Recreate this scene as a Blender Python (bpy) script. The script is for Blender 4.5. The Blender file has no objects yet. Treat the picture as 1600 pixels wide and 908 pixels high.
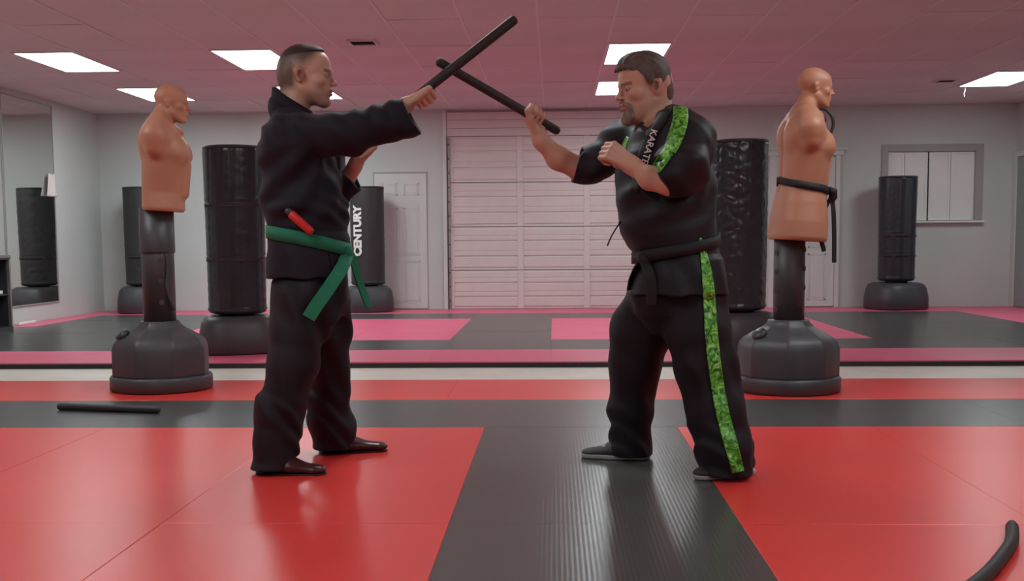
import bpy, bmesh, math, random
import numpy as np
from mathutils import Vector, Matrix
from mathutils.bvhtree import BVHTree

random.seed(7)
R = math.radians
scene = bpy.context.scene
COL = scene.collection

# ------------------------------------------------------------------ camera
FPX, PITCH, YAW, ROLL, CAMZ, YPR = 1747.6, .0858, .0378, -.0075, .9694, 526.2
_cp, _sp, _cy, _sy = math.cos(PITCH), math.sin(PITCH), math.cos(YAW), math.sin(YAW)
FW = Vector((-_sy*_cp, _cy*_cp, -_sp)); RT = Vector((_cy, _sy, 0)); UP = RT.cross(FW)
_cr, _sr = math.cos(ROLL), math.sin(ROLL)
RT, UP = _cr*RT + _sr*UP, _cr*UP - _sr*RT
cam_d = bpy.data.cameras.new('camera'); cam = bpy.data.objects.new('camera', cam_d); COL.objects.link(cam)
cam.matrix_world = Matrix(((RT.x, UP.x, -FW.x, 0), (RT.y, UP.y, -FW.y, 0), (RT.z, UP.z, -FW.z, CAMZ), (0, 0, 0, 1)))
cam_d.sensor_width = 36; cam_d.lens = 36*FPX/1600
cam_d.shift_y = (YPR-454)/1600
cam_d.clip_start = .05
scene.camera = cam

# ------------------------------------------------------------------ world, exposure
world = bpy.data.worlds.new('world'); scene.world = world; world.use_nodes = True
world.node_tree.nodes['Background'].inputs[0].default_value = (.6, .62, .65, 1)
world.node_tree.nodes['Background'].inputs[1].default_value = .15
vs = scene.view_settings
vs.view_transform = 'Standard'; vs.look = 'None'; vs.gamma = 1; vs.use_curve_mapping = False
vs.exposure = 0.0
LIGHT_POWER = 16      # emission strength of the ceiling panels' diffusers

def at(x, y, Y):
    """the point at depth Y that the photograph shows at pixel x, y"""
    r = FW*FPX + RT*(x-800) - UP*(y-YPR)
    t = Y/r.y
    return Vector((r.x*t, Y, CAMZ+r.z*t))

# ------------------------------------------------------------------ materials
MATS = {}
def lin(c):
    return tuple(((v/255)/12.92 if v/255 <= .04045 else ((v/255+.055)/1.055)**2.4) for v in c)
def mat(name, rgb, rough=.6, metal=0, spec=.5, bump=0, bscale=60, var=0, vscale=4, sss=0, sheen=0, coat=0, attr=None, wave=None, detail=4):
    m = bpy.data.materials.new(name); m.use_nodes = True; nt = m.node_tree; N = nt.nodes; L = nt.links
    b = N['Principled BSDF']
    b.inputs['Base Color'].default_value = (*rgb, 1); b.inputs['Roughness'].default_value = rough
    b.inputs['Metallic'].default_value = metal; b.inputs['Specular IOR Level'].default_value = spec
    if sss:
        b.inputs['Subsurface Weight'].default_value = sss; b.inputs['Subsurface Radius'].default_value = (.012, .004, .002); b.inputs['Subsurface Scale'].default_value = 1
    if sheen: b.inputs['Sheen Weight'].default_value = sheen; b.inputs['Sheen Roughness'].default_value = .5
    if coat: b.inputs['Coat Weight'].default_value = coat
    tc = N.new('ShaderNodeTexCoord')
    colsock = None
    if attr:
        a = N.new('ShaderNodeAttribute'); a.attribute_name = attr; colsock = a.outputs['Color']
        L.new(colsock, b.inputs['Base Color'])
    if var:
        n = N.new('ShaderNodeTexNoise'); n.inputs['Scale'].default_value = vscale; n.inputs['Detail'].default_value = detail
        L.new(tc.outputs['Object'], n.inputs['Vector'])
        mr = N.new('ShaderNodeMapRange'); mr.inputs['From Min'].default_value = .3; mr.inputs['From Max'].default_value = .7
        mr.inputs['To Min'].default_value = 1-var; mr.inputs['To Max'].default_value = 1+var
        L.new(n.outputs['Fac'], mr.inputs['Value'])
        mx = N.new('ShaderNodeMix'); mx.data_type = 'RGBA'; mx.blend_type = 'MULTIPLY'; mx.inputs['Factor'].default_value = 1
        if colsock: L.new(colsock, mx.inputs[6])
        else: mx.inputs[6].default_value = (*rgb, 1)
        L.new(mr.outputs['Result'], mx.inputs[7]); L.new(mx.outputs[2], b.inputs['Base Color'])
    if bump or wave:
        bp = N.new('ShaderNodeBump'); bp.inputs['Distance'].default_value = .002
        if wave:
            w = N.new('ShaderNodeTexWave'); w.bands_direction = wave[0]; w.inputs['Scale'].default_value = wave[1]; w.inputs['Distortion'].default_value = wave[3] if len(wave) > 3 else 0
            L.new(tc.outputs['Object'], w.inputs['Vector']); L.new(w.outputs['Fac'], bp.inputs['Height']); bp.inputs['Strength'].default_value = wave[2]
        else:
            n2 = N.new('ShaderNodeTexNoise'); n2.inputs['Scale'].default_value = bscale; n2.inputs['Detail'].default_value = 6
            L.new(tc.outputs['Object'], n2.inputs['Vector']); L.new(n2.outputs['Fac'], bp.inputs['Height']); bp.inputs['Strength'].default_value = bump
        L.new(bp.outputs['Normal'], b.inputs['Normal'])
    MATS[name] = m
    return m

mat('wall', (.575, .615, .595), .75, bump=.15, bscale=120, var=.03, vscale=1.5)
mat('ceiling_tile', (.66, .615, .60), .9, bump=.5, bscale=160, var=.05, vscale=1.2)
mat('grid_metal', (.72, .69, .67), .6)
mat('plenum', (.05, .045, .045), .9)
mat('bare_floor', (.86, .83, .74), .35, var=.06, vscale=3)
mat('mat_red', (.76, .052, .046), .30, spec=.5, bump=.12, bscale=260, var=.05, vscale=1.1)
mat('mat_black', (.075, .074, .072), .27, spec=.5, wave=('X', 20, .09), var=.08, vscale=1.3)
mat('mat_pink', (.78, .13, .24), .4, spec=.4, bump=.12, bscale=260, var=.05, vscale=1.1)
mat('mat_edge', (.018, .016, .016), .5)
mat('door_white', (.64, .665, .64), .5, var=.02)
mat('garage_white', (.70, .63, .61), .55, var=.03, vscale=6, bump=.05)
mat('dark_gap', (.06, .05, .05), .8)
mat('steel', (.35, .33, .32), .45, metal=.8)
mat('frame_grey', (.36, .355, .34), .6)
mat('shutter', (.80, .80, .77), .5)
mat('door_grey', (.30, .335, .33), .55)
mat('mirror', (.80, .83, .80), .015, metal=1)
mat('black_plastic', (.030, .029, .034), .42, bump=.08, bscale=200, var=.08)
mat('grey_plastic', (.055, .053, .060), .45, bump=.1, bscale=200, var=.08)
mat('bag_vinyl', (.022, .022, .029), .24, spec=.5, bump=.1, bscale=40, var=.12, vscale=6)
mat('bag_crinkle', (.022, .022, .029), .26, spec=.5, wave=('DIAGONAL', 5, 1.0, 14), var=.12, vscale=6)
mat('bag_dull', (.030, .029, .031), .5, bump=.1, bscale=80, var=.1, vscale=6)
mat('white_print', (.82, .82, .80), .5)
mat('dummy_skin', (.46, .205, .125), .5, sss=.05, bump=.1, bscale=150, var=.06, vscale=5)
mat('skin', (.6, .35, .26), .5, sss=.12, attr='tint', bump=.12, bscale=300)
mat('hair_dark', (.030, .017, .013), .6, bump=.7, bscale=500)
mat('hair_brown', (.105, .085, .073), .55, wave=('X', 120, .5, 6), var=.25, vscale=40)
mat('beard', (.27, .205, .17), .75, bump=.9, bscale=350, var=.3, vscale=60)
mat('eye_white', (.34, .30, .28), .2)
mat('iris', (.05, .04, .04), .2)
mat('gi_black', (.0075, .0080, .0165), .75, spec=.35, sheen=.03, bump=.25, bscale=500, var=.15, vscale=9)
mat('pants_black', (.0075, .0045, .0090), .7, spec=.35, sheen=.02, bump=.25, bscale=500, var=.15, vscale=9)
mat('gi_black_satin', (.0068, .0080, .0135), .6, spec=.4, sheen=.02, bump=.2, bscale=500, var=.12, vscale=9)
mat('belt_green', (.006, .19, .098), .7, wave=('Z', 160, .25), var=.1, vscale=20)
mat('belt_black', (.010, .008, .011), .7, wave=('Z', 160, .25))
mat('shoe_maroon', (.050, .012, .014), .32, bump=.05, bscale=80)
mat('shoe_black', (.022, .022, .023), .6, bump=.2, bscale=300)
mat('sole_white', (.45, .45, .44), .6)
mat('foam_black', (.028, .025, .026), .55, bump=.3, bscale=220)
mat('red_rubber', (.62, .03, .025), .45)
mat('cloth_white', (.78, .72, .70), .8, bump=.3, bscale=30)
mat('vent_dark', (.10, .05, .05), .6)
# camouflage green of the uniform's stripes
def camo():
    m = bpy.data.materials.new('green_camo'); m.use_nodes = True; nt = m.node_tree; N = nt.nodes; L = nt.links; b = N['Principled BSDF']
    tc = N.new('ShaderNodeTexCoord'); n = N.new('ShaderNodeTexNoise'); n.inputs['Scale'].default_value = 42; n.inputs['Detail'].default_value = 3
    n.inputs['Distortion'].default_value = 1.2
    L.new(tc.outputs['Object'], n.inputs['Vector'])
    r = N.new('ShaderNodeValToRGB'); e = r.color_ramp.elements
    e[0].position = .36; e[0].color = (.012, .065, .008, 1); e[1].position = .68; e[1].color = (.42, .85, .22, 1)
    q = r.color_ramp.elements.new(.48); q.color = (.075, .36, .03, 1)
    q = r.color_ramp.elements.new(.57); q.color = (.16, .56, .07, 1)
    L.new(n.outputs['Fac'], r.inputs['Fac']); L.new(r.outputs['Color'], b.inputs['Base Color'])
    b.inputs['Roughness'].default_value = .45
    MATS['green_camo'] = m
camo()
def emit(name, rgb, s):
    m = bpy.data.materials.new(name); m.use_nodes = True; b = m.node_tree.nodes['Principled BSDF']
    b.inputs['Base Color'].default_value = (.8, .8, .8, 1); b.inputs['Emission Color'].default_value = (*rgb, 1); b.inputs['Emission Strength'].default_value = s
    MATS[name] = m
emit('light_panel', (.88, 1, 1.01), LIGHT_POWER)

# ------------------------------------------------------------------ object helpers
def link(name, me, parent=None):
    o = bpy.data.objects.new(name, me); COL.objects.link(o)
    if parent: o.parent = parent
    return o
def tag(o, label=None, cat=None, group=None, kind=None):
    if label: o['label'] = label
    if cat: o['category'] = cat
    if group: o['group'] = group
    if kind: o['kind'] = kind
    return o
def thing(name, loc, label, cat, group=None, rz=0):
    o = link(name, None); o.location = loc; o.rotation_euler = (0, 0, rz)
    return tag(o, label, cat, group)
def mesh(name, vs_, fs, m, smooth=False):
    me = bpy.data.meshes.new(name); me.from_pydata([tuple(v) for v in vs_], [], [tuple(f) for f in fs]); me.update()
    me.materials.append(MATS[m])
    if smooth: me.polygons.foreach_set('use_smooth', [True]*len(me.polygons))
    return me
def bm_mesh(name, bm, m, smooth=False):
    bmesh.ops.recalc_face_normals(bm, faces=bm.faces)
    me = bpy.data.meshes.new(name); bm.to_mesh(me); bm.free(); me.materials.append(MATS[m])
    if smooth: me.polygons.foreach_set('use_smooth', [True]*len(me.polygons))
    return me
def add_box(bm, x0, x1, y0, y1, z0, z1, bev=0):
    r = bmesh.ops.create_cube(bm, size=1)
    for v in r['verts']:
        v.co = Vector(((x0+x1)/2+v.co.x*(x1-x0), (y0+y1)/2+v.co.y*(y1-y0), (z0+z1)/2+v.co.z*(z1-z0)))
    if bev:
        es = {e for v in r['verts'] for e in v.link_edges}
        bmesh.ops.bevel(bm, geom=list(es), offset=bev, segments=1, affect='EDGES')
def box(name, x0, x1, y0, y1, z0, z1, m, parent=None, bev=0):
    bm = bmesh.new(); add_box(bm, x0, x1, y0, y1, z0, z1, bev)
    return link(name, bm_mesh(name, bm, m), parent)
def boxes(name, L_, m, parent=None, bev=0):
    bm = bmesh.new()
    for b in L_: add_box(bm, *b, bev)
    return link(name, bm_mesh(name, bm, m), parent)
def tube(pts, rad, seg=12, cap=True):
    """verts, faces of a tube along points; rad a number or a list"""
    pts = [Vector(p) for p in pts]; n = len(pts)
    rad = [rad]*n if not hasattr(rad, '__len__') else rad
    vs_, fs = [], []
    ref = None
    for i, p in enumerate(pts):
        t = (pts[min(i+1, n-1)]-pts[max(i-1, 0)]).normalized()
        if ref is None:
            ref = Vector((0, 0, 1)) if abs(t.z) < .9 else Vector((1, 0, 0))
        u = (ref-t*ref.dot(t)).normalized(); ref = u; w = t.cross(u)
        for k in range(seg):
            a = 2*math.pi*k/seg; vs_.append(p+(u*math.cos(a)+w*math.sin(a))*rad[i])
    for i in range(n-1):
        for k in range(seg):
            fs.append((i*seg+k, i*seg+(k+1) % seg, (i+1)*seg+(k+1) % seg, (i+1)*seg+k))
    if cap:
        fs.append(tuple(range(seg))[::-1]); fs.append(tuple((n-1)*seg+k for k in range(seg)))
    return vs_, fs
def lathe(prof, seg=48, fn=None):
    """prof: list of (r, z); fn(theta, r, z) -> r"""
    vs_, fs = [], []; n = len(prof)
    for r, z in prof:
        for k in range(seg):
            a = 2*math.pi*k/seg; q = fn(a, r, z) if fn else r
            vs_.append((q*math.cos(a), q*math.sin(a), z))
    for i in range(n-1):
        for k in range(seg):
            fs.append((i*seg+k, i*seg+(k+1) % seg, (i+1)*seg+(k+1) % seg, (i+1)*seg+k))
    fs.append(tuple(range(seg))[::-1]); fs.append(tuple((n-1)*seg+k for k in range(seg)))
    return vs_, fs
def ribbon(pts, wdirs, width, thick):
    """a flat strip with thickness along pts; wdirs give the direction across"""
    vs_, fs = [], []; n = len(pts); pts = [Vector(p) for p in pts]
    for i, p in enumerate(pts):
        t = (pts[min(i+1, n-1)]-pts[max(i-1, 0)]).normalized()
        w = Vector(wdirs[i] if hasattr(wdirs, '__len__') and hasattr(wdirs[0], '__len__') else wdirs)
        w = (w-t*w.dot(t)).normalized(); nn = t.cross(w)
        hw = (width[i] if hasattr(width, '__len__') else width)/2
        vs_ += [p+w*hw+nn*thick/2, p-w*hw+nn*thick/2, p-w*hw-nn*thick/2, p+w*hw-nn*thick/2]
    for i in range(n-1):
        for k in range(4):
            fs.append((i*4+k, i*4+(k+1) % 4, i*4+4+(k+1) % 4, i*4+4+k))
    fs += [(3, 2, 1, 0), tuple((n-1)*4+k for k in range(4))]
    return vs_, fs
def smooth_path(pts, n):
    """Catmull-Rom through the points"""
    P = [Vector(p) for p in pts]; P = [P[0]*2-P[1]]+P+[P[-1]*2-P[-2]]; out = []
    m_ = len(P)-3
    for i in range(n):
        s = i/(n-1)*m_; k = min(int(s), m_-1); t = s-k; a, b, c, d = P[k:k+4]
        out.append(.5*((2*b)+(c-a)*t+(2*a-5*b+4*c-d)*t*t+(3*b-a-3*c+d)*t**3))
    return out

# ------------------------------------------------------------------ signed distance modelling (bodies, cloth)
class SDF:
    def __init__(s, lo, hi, h):
        s.h = h; s.lo = np.array(lo, np.float32); s.n = [int((b-a)/h)+2 for a, b in zip(lo, hi)]
        s.x = (s.lo[0]+h*np.arange(s.n[0], dtype=np.float32))[:, None, None]
        s.y = (s.lo[1]+h*np.arange(s.n[1], dtype=np.float32))[None, :, None]
        s.z = (s.lo[2]+h*np.arange(s.n[2], dtype=np.float32))[None, None, :]
        s.F = np.full(s.n, 1.0, np.float32)
    def sl(s, lo, hi):
        r = []
        for i in range(3):
            a = max(0, int((lo[i]-s.lo[i])/s.h)); b = min(s.n[i], int((hi[i]-s.lo[i])/s.h)+2)
            if b <= a: return None
            r.append(slice(a, b))
        return tuple(r)
    def put(s, d, sl, k, op):
        f = s.F[sl]
        if op == 'sub': d = -d; g = np.maximum(f, d); q = np.maximum(k-np.abs(f-d), 0)/k if k else 0; s.F[sl] = g+q*q*k*.25 if k else g
        elif op == 'and': g = np.maximum(f, d); s.F[sl] = g
        else:
            g = np.minimum(f, d)
            if k: q = np.maximum(k-np.abs(f-d), 0)/k; g = g-q*q*k*.25
            s.F[sl] = g
    def cone(s, a, b, ra, rb, k=.02, op='add', flat=None):
        a = np.array(a, float); b = np.array(b, float); m = max(ra, rb)*(max(1, flat[1]) if flat else 1)+max(k, .02)+.02
        sl = s.sl(np.minimum(a, b)-m, np.maximum(a, b)+m)
        if sl is None: return
        x, y, z = s.x[sl[0]], s.y[:, sl[1]], s.z[:, :, sl[2]]
        ab = b-a; L2 = float(ab@ab)+1e-12
        t = np.clip(((x-a[0])*ab[0]+(y-a[1])*ab[1]+(z-a[2])*ab[2])/L2, 0, 1)
        qx, qy, qz = x-a[0]-t*ab[0], y-a[1]-t*ab[1], z-a[2]-t*ab[2]
        l2 = qx*qx+qy*qy+qz*qz
        if flat:
            n = np.array(flat[0], float); n /= np.linalg.norm(n); qn = qx*n[0]+qy*n[1]+qz*n[2]
            l2 = l2-qn*qn+(qn/flat[1])**2
        s.put((np.sqrt(np.maximum(l2, 0))-(ra+(rb-ra)*t)).astype(np.float32), sl, k, op)
    def ell(s, c, r, M=None, k=.02, op='add'):
        """ellipsoid with radii r along the columns of M"""
        c = np.array(c, float); r = np.array(r, float); M = np.eye(3) if M is None else np.array(M, float)
        m = r.max()+max(k, .02)+.02; sl = s.sl(c-m, c+m)
        if sl is None: return
        x, y, z = s.x[sl[0]]-c[0], s.y[:, sl[1]]-c[1], s.z[:, :, sl[2]]-c[2]
        q = [x*M[0, i]+y*M[1, i]+z*M[2, i] for i in range(3)]
        k0 = np.sqrt(sum((q[i]/r[i])**2 for i in range(3))); k1 = np.sqrt(sum((q[i]/r[i]**2)**2 for i in range(3)))+1e-6
        s.put((k0*(k0-1)/k1).astype(np.float32), sl, k, op)
    def stack(s, zs, cx, cy, a, b, p=2.2, k=.03, op='add'):
        """stacked super-ellipses along z"""
        o = np.argsort(zs); zs = np.array(zs)[o]
        g = lambda v: np.interp(s.z[0, 0], zs, np.array(v)[o]).astype(np.float32)[None, None, :]
        A, B = g(a), g(b); dx = np.abs(s.x-g(cx))/A; dy = np.abs(s.y-g(cy))/B
        d = ((dx**p+dy**p)**(1/p)-1)*np.minimum(A, B)
        d = np.maximum(d, np.maximum(zs[0]-s.z, s.z-zs[-1]))
        s.put(d.astype(np.float32), (slice(None),)*3, k, op)
    def cut(s, p, n):
        """remove what lies beyond the plane through p with normal n"""
        n = np.array(n, float); n /= np.linalg.norm(n)
        s.F = np.maximum(s.F, ((s.x-p[0])*n[0]+(s.y-p[1])*n[1]+(s.z-p[2])*n[2]).astype(np.float32))
    def cut_near(s, p, n, c, r):
        n = np.array(n, float); n /= np.linalg.norm(n)
        m = np.sqrt((s.x-c[0])**2+(s.y-c[1])**2+(s.z-c[2])**2) < r
        s.F = np.where(m, np.maximum(s.F, ((s.x-p[0])*n[0]+(s.y-p[1])*n[1]+(s.z-p[2])*n[2])), s.F).astype(np.float32)
    def mesh(s):
        F = s.F; F[0] = F[-1] = 1; F[:, 0] = F[:, -1] = 1; F[:, :, 0] = F[:, :, -1] = 1
        S = F < 0
        c = np.zeros([n-1 for n in s.n], np.uint8)
        for i in (0, 1):
            for j in (0, 1):
                for k in (0, 1):
                    c += S[i:s.n[0]-1+i, j:s.n[1]-1+j, k:s.n[2]-1+k]
        act = np.argwhere((c > 0) & (c < 8)); n = len(act)
        vid = np.full(c.shape, -1, np.int32); vid[act[:, 0], act[:, 1], act[:, 2]] = np.arange(n)
        cor = np.array([(i, j, k) for i in (0, 1) for j in (0, 1) for k in (0, 1)])
        val = np.stack([F[act[:, 0]+q[0], act[:, 1]+q[1], act[:, 2]+q[2]] for q in cor], 1)
        acc = np.zeros((n, 3)); cnt = np.zeros(n)
        for i in range(8):
            for j in range(i+1, 8):
                if np.abs(cor[i]-cor[j]).sum() == 1:
                    a, b = val[:, i], val[:, j]; m_ = (a < 0) != (b < 0)
                    t = np.where(m_, a/np.where(m_, a-b, 1), 0)[:, None]
                    acc += np.where(m_[:, None], cor[i]+t*(cor[j]-cor[i]), 0); cnt += m_
        V = s.lo+(act+acc/cnt[:, None])*s.h
        fs = []
        for ax in range(3):
            o1, o2 = [(1, 2), (2, 0), (0, 1)][ax]
            d = np.zeros(3, int); d[ax] = 1
            A = S[tuple(slice(0, s.n[q]-d[q]) for q in range(3))]; B = S[tuple(slice(d[q], None) for q in range(3))]
            e = np.argwhere(A != B); flip = A[e[:, 0], e[:, 1], e[:, 2]]
            u = np.zeros(3, int); u[o1] = 1; w = np.zeros(3, int); w[o2] = 1
            q = [vid[tuple((e-u*i-w*j).T)] for i, j in ((0, 0), (1, 0), (1, 1), (0, 1))]
            Q = np.stack(q, 1); Q[~flip] = Q[~flip][:, ::-1]; fs.append(Q)
        return V, np.concatenate(fs)

def np_mesh(name, V, Q, m, smooth=True, base=(0, 0, 0), tint=None):
    me = bpy.data.meshes.new(name); V = np.asarray(V, np.float32)-np.array(base, np.float32)
    me.vertices.add(len(V)); me.vertices.foreach_set('co', V.ravel())
    me.loops.add(Q.size); me.loops.foreach_set('vertex_index', Q.astype(np.int32).ravel())
    me.polygons.add(len(Q)); me.polygons.foreach_set('loop_start', np.arange(0, Q.size, 4, dtype=np.int32))
    me.polygons.foreach_set('use_smooth', np.ones(len(Q), bool))
    me.update(calc_edges=True); me.validate(); me.materials.append(MATS[m])
    if tint is not None:
        ca = me.color_attributes.new('tint', 'FLOAT_COLOR', 'POINT')
        ca.data.foreach_set('color', np.concatenate([tint, np.ones((len(tint), 1))], 1).astype(np.float32).ravel())
    return me
def join_q(parts):
    V, Q, n = [], [], 0
    for v, q in parts:
        V.append(v); Q.append(q+n); n += len(v)
    return np.concatenate(V), np.concatenate(Q)

# ================================================================== THE ROOM
XL, XR, YB_, YF, ZC, ZF = -6.5, 6.42, 15.93, -4.0, 2.808, -.045
floor = box('floor', XL-.2, XR+.2, YF-.2, YB_+.2, ZF-.1, ZF, 'bare_floor'); tag(floor, kind='structure')

_mm = {}
def mat_tile(x0, x1, y0, y1, m, gap=.0004):
    key = (round(x1-x0, 3), round(y1-y0, 3), m)
    if key not in _mm:
        bm = bmesh.new(); w, d = (x1-x0)/2-gap, (y1-y0)/2-gap
        add_box(bm, -w, w, -d, d, -.0445, 0, .0015); _mm[key] = bm_mesh('mat', bm, m)
    o = link('mat', _mm[key], floor); o.location = ((x0+x1)/2, (y0+y1)/2, random.uniform(-.0006, .0006))
    return o
# training floor in front: one black lane between red mats, then a black and a red row laid crosswise
X0, Y0 = -.365, 3.77
for j in range(3):
    y1 = Y0+2-2*j; y0 = y1-2
    mat_tile(X0, X0+1, y0, y1, 'mat_black')
    for i in range(1, 7):
        a = max(X0-i, XL+.02); mat_tile(a, X0-i+1, y0, y1, 'mat_red')
        b = min(X0+1+i, XR-.02); mat_tile(X0+i, b, y0, y1, 'mat_red')
for k, m in ((0, 'mat_black'), (1, 'mat_red')):
    e = [XL+.02]+[X0-5.2+k*.9+2*i for i in range(7) if XL+.3 < X0-5.2+k*.9+2*i < XR-.3]+[XR-.02]
    for a, b in zip(e, e[1:]): mat_tile(a, b, Y0+2+k, Y0+3+k, m)
# training floor at the back: pink border, black field with two pink squares
cx = [XL+.01, -6.13, -5.03, -4.03, -3.03, -2.03, -1.03, -.03, 1.01, 2.05, 3.09, 4.2, 5.3, XR-.01]
YB0 = 8.93
for j in range(7):
    for i in range(len(cx)-1):
        a, b = cx[i], cx[i+1]
        if j in (0, 6) or i == 12 or (i == 0 and j >= 4): m = 'mat_pink'
        elif j in (2, 3, 4) and (3 <= i <= 5 or 7 <= i <= 9): m = 'mat_pink'
        else: m = 'mat_black'
        y1 = min(YB0+j+1, YB_-.01)
        mat_tile(a, b, YB0+j, y1, m)
e = [XL+.01, -4.6, -2.2, .2, 2.6, 5.0, XR-.01]
for a, b in zip(e, e[1:]):
    box('mat_edge_strip', a+.001, b-.001, YB0-.022, YB0-.002, ZF+.0005, -.008, 'mat_edge', floor)

# walls; the back wall is pierced by the hatch window
WX0, WX1, WZ0, WZ1 = 4.66, 5.86, 1.20, 2.16
wall_back = boxes('wall_back', [(XL-.2, WX0, YB_, YB_+.15, ZF, ZC+.2), (WX1, XR+.2, YB_, YB_+.15, ZF, ZC+.2),
    (WX0, WX1, YB_, YB_+.15, ZF, WZ0), (WX0, WX1, YB_, YB_+.15, WZ1, ZC+.2)], 'wall'); tag(wall_back, kind='structure')
for n, b in (('wall_left', (XL-.15, XL, YF, YB_, ZF, ZC+.2)), ('wall_right', (XR, XR+.15, YF, YB_, ZF, ZC+.2)), ('wall_front', (XL-.15, XR+.15, YF-.15, YF, ZF, ZC+.2))):
    tag(box(n, *b, 'wall'), kind='structure')

# ceiling: slab, then the lay-in tiles that the photograph shows
ceiling = boxes('ceiling', [(XL-.15, XR+.15, YF-.15, YB_+.15, ZC+.06, ZC+.2)], 'plenum'); tag(ceiling, kind='structure')
near = box('ceiling_panel', XL, XR, YF, 8.17, ZC, ZC+.05, 'ceiling_tile', ceiling)
colx = [XL, -5.83, -5.21, -4.59, -3.94, -3.295, -2.675]
colx += [-2.675+(.51+2.675)*i/5 for i in range(1, 6)]+[1.13]+[1.13+(4.92-1.13)*i/6 for i in range(1, 7)]+[5.54, 5.98, XR]
LIGHTS = [(-5.21, 10.75), (-3.295, 10.76), (-5.21, 13.28), (-3.295, 13.28), (.51, 10.71), (.51, 13.22), (4.92, 12.83)]
rnd = random.Random(3)
_tm = {}
for i in range(len(colx)-1):
    x0, x1 = colx[i], colx[i+1]
    ph = 12.83 if 4.8 < x0 else 10.75
    ys = [8.17]+[ph+1.265*k for k in range(-6, 7) if 8.3 < ph+1.265*k < YB_-.05]+[YB_]
    for y0, y1 in zip(ys, ys[1:]):
        if any(abs(lx-x0) < .05 and abs(ly-y0) < .12 for lx, ly in LIGHTS): continue
        key = (round(x1-x0, 3), round(y1-y0, 3))
        if key not in _tm:
            bm = bmesh.new(); add_box(bm, -(x1-x0)/2+.004, (x1-x0)/2-.004, -(y1-y0)/2+.004, (y1-y0)/2-.004, 0, .018, .003); _tm[key] = bm_mesh('ceiling_tile', bm, 'ceiling_tile')
        o = link('ceiling_tile', _tm[key], ceiling); o.location = ((x0+x1)/2, (y0+y1)/2, ZC+rnd.uniform(0, .005))
        o.rotation_euler = (rnd.gauss(0, .0022), rnd.gauss(0, .003), 0)
for x in colx[1:-1]:
    box('ceiling_grid_bar', x-.010, x+.010, 8.17, YB_-.002, ZC-.001, ZC+.006, 'grid_metal', ceiling)

def light(x, y, label, group=None, shown=True):
    t = thing('ceiling_light', (x+.31, y+.61, ZC), label, 'ceiling light', 'ceiling light panels')
    w, d = .302, .605
    boxes('light_frame', [(-w, w, -d, -d+.02, -.012, .03), (-w, w, d-.02, d, -.012, .03), (-w, -w+.02, -d+.02, d-.02, -.012, .03), (w-.02, w, -d+.02, d-.02, -.012, .03)], 'shutter', t)
    box('diffuser', -w+.02, w-.02, -d+.02, d-.02, -.006, .01, 'light_panel', t)
LL = ['leftmost ceiling light panel, nearest the mirror wall', 'ceiling light panel touching the head of the man in the green belt', 'ceiling light panel behind the armless dummy without a belt',
      'ceiling light panel hidden mostly behind the face of the man in the green belt', 'large ceiling light panel above the bearded man\'s head', 'small ceiling light panel in front of the bearded man\'s nose', 'ceiling light panel at the right edge near the hatch window']
for (x, y), l in zip(LIGHTS, LL): light(x, y, l)
# unseen copies of the fixture, added as fill for the room's front
for x, y, l in ((-4.2, 5.6, 'overhead left of the fighters'), (-1.0, 5.6, 'overhead above the man in the green belt'), (2.2, 5.6, 'overhead above the bearded man'),
                (-2.6, 2.4, 'overhead near the camera, left'), (2.2, 2.4, 'overhead near the camera, right'), (-2.6, -.8, 'overhead behind the camera, left'), (2.2, -.8, 'overhead behind the camera, right')):
    light(x, y, 'added fill light panel '+l+', above the frame')

# openings of the ceiling: two vents and a dangling string
def vent(x, y, w, label, rz=0):
    t = thing('ceiling_vent', (x, y, ZC), label, 'vent', rz=rz)
    boxes('vent_frame', [(-w/2, w/2, -.13, -.11, -.02, .01), (-w/2, w/2, .11, .13, -.02, .01), (-w/2, -w/2+.02, -.11, .11, -.02, .01), (w/2-.02, w/2, -.11, .11, -.02, .01)], 'grid_metal', t)
    box('vent_throat', -w/2+.02, w/2-.02, -.11, .11, -.004, .004, 'vent_dark', t)
    for k in range(5):
        o = box('slat', -w/2+.02, w/2-.02, -.012, .012, -.001, .001, 'vent_dark', t); o.location = (0, -.08+.04*k, -.008); o.rotation_euler = (R(35), 0, 0)
vent(-1.75, 10.45, .26, 'small dark ceiling vent between the two fighters, left of the sticks')
vent(4.60, 13.5, .24, 'small dark ceiling vent beside the right-hand ceiling light')
v, f = tube([(5.03, 14.08, ZC), (5.035, 14.08, ZC-.05), (5.02, 14.08, ZC-.09), (5.03, 14.08, ZC-.13)], .006, 6)
tag(link('pull_string', mesh('pull_string', v, f, 'cloth_white', True)), 'short white string hanging from the ceiling below the right-hand light', 'string')

# garage door in the back wall
gx = [-1.473, -.473, .468, 1.416]
gz = [0, .552, 1.165, 1.788, 2.433]
gar = box('door_1', gx[0], gx[-1], YB_-.02, YB_, ZF, ZC-.03, 'dark_gap'); tag(gar, 'white sectional garage door with ribbed panels', kind='structure')
def rib_panel(w, h):
    # profile of one ribbed sheet, extruded across
    p = [(0, 0), (0, .05*h), (-.012, .07*h)]
    for a, b in ((.30, .34), (.66, .70)):
        for q in (.045, .09, .135):
            pass
        p += [(-.012, (a-.012)*h), (.003, a*h), (.003, (b-.02)*h), (-.012, b*h)]
        p += [(-.012, (b+.085)*h), (-.007, (b+.095)*h), (-.007, (b+.11)*h), (-.012, (b+.12)*h)]
    p += [(-.012, .95*h), (0, .97*h), (0, h)]
    vs_, fs = [], []
    for y, z in p: vs_ += [(-w/2, y, z), (w/2, y, z)]
    for i in range(len(p)-1): fs.append((2*i, 2*i+1, 2*i+3, 2*i+2))
    return vs_, fs
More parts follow.
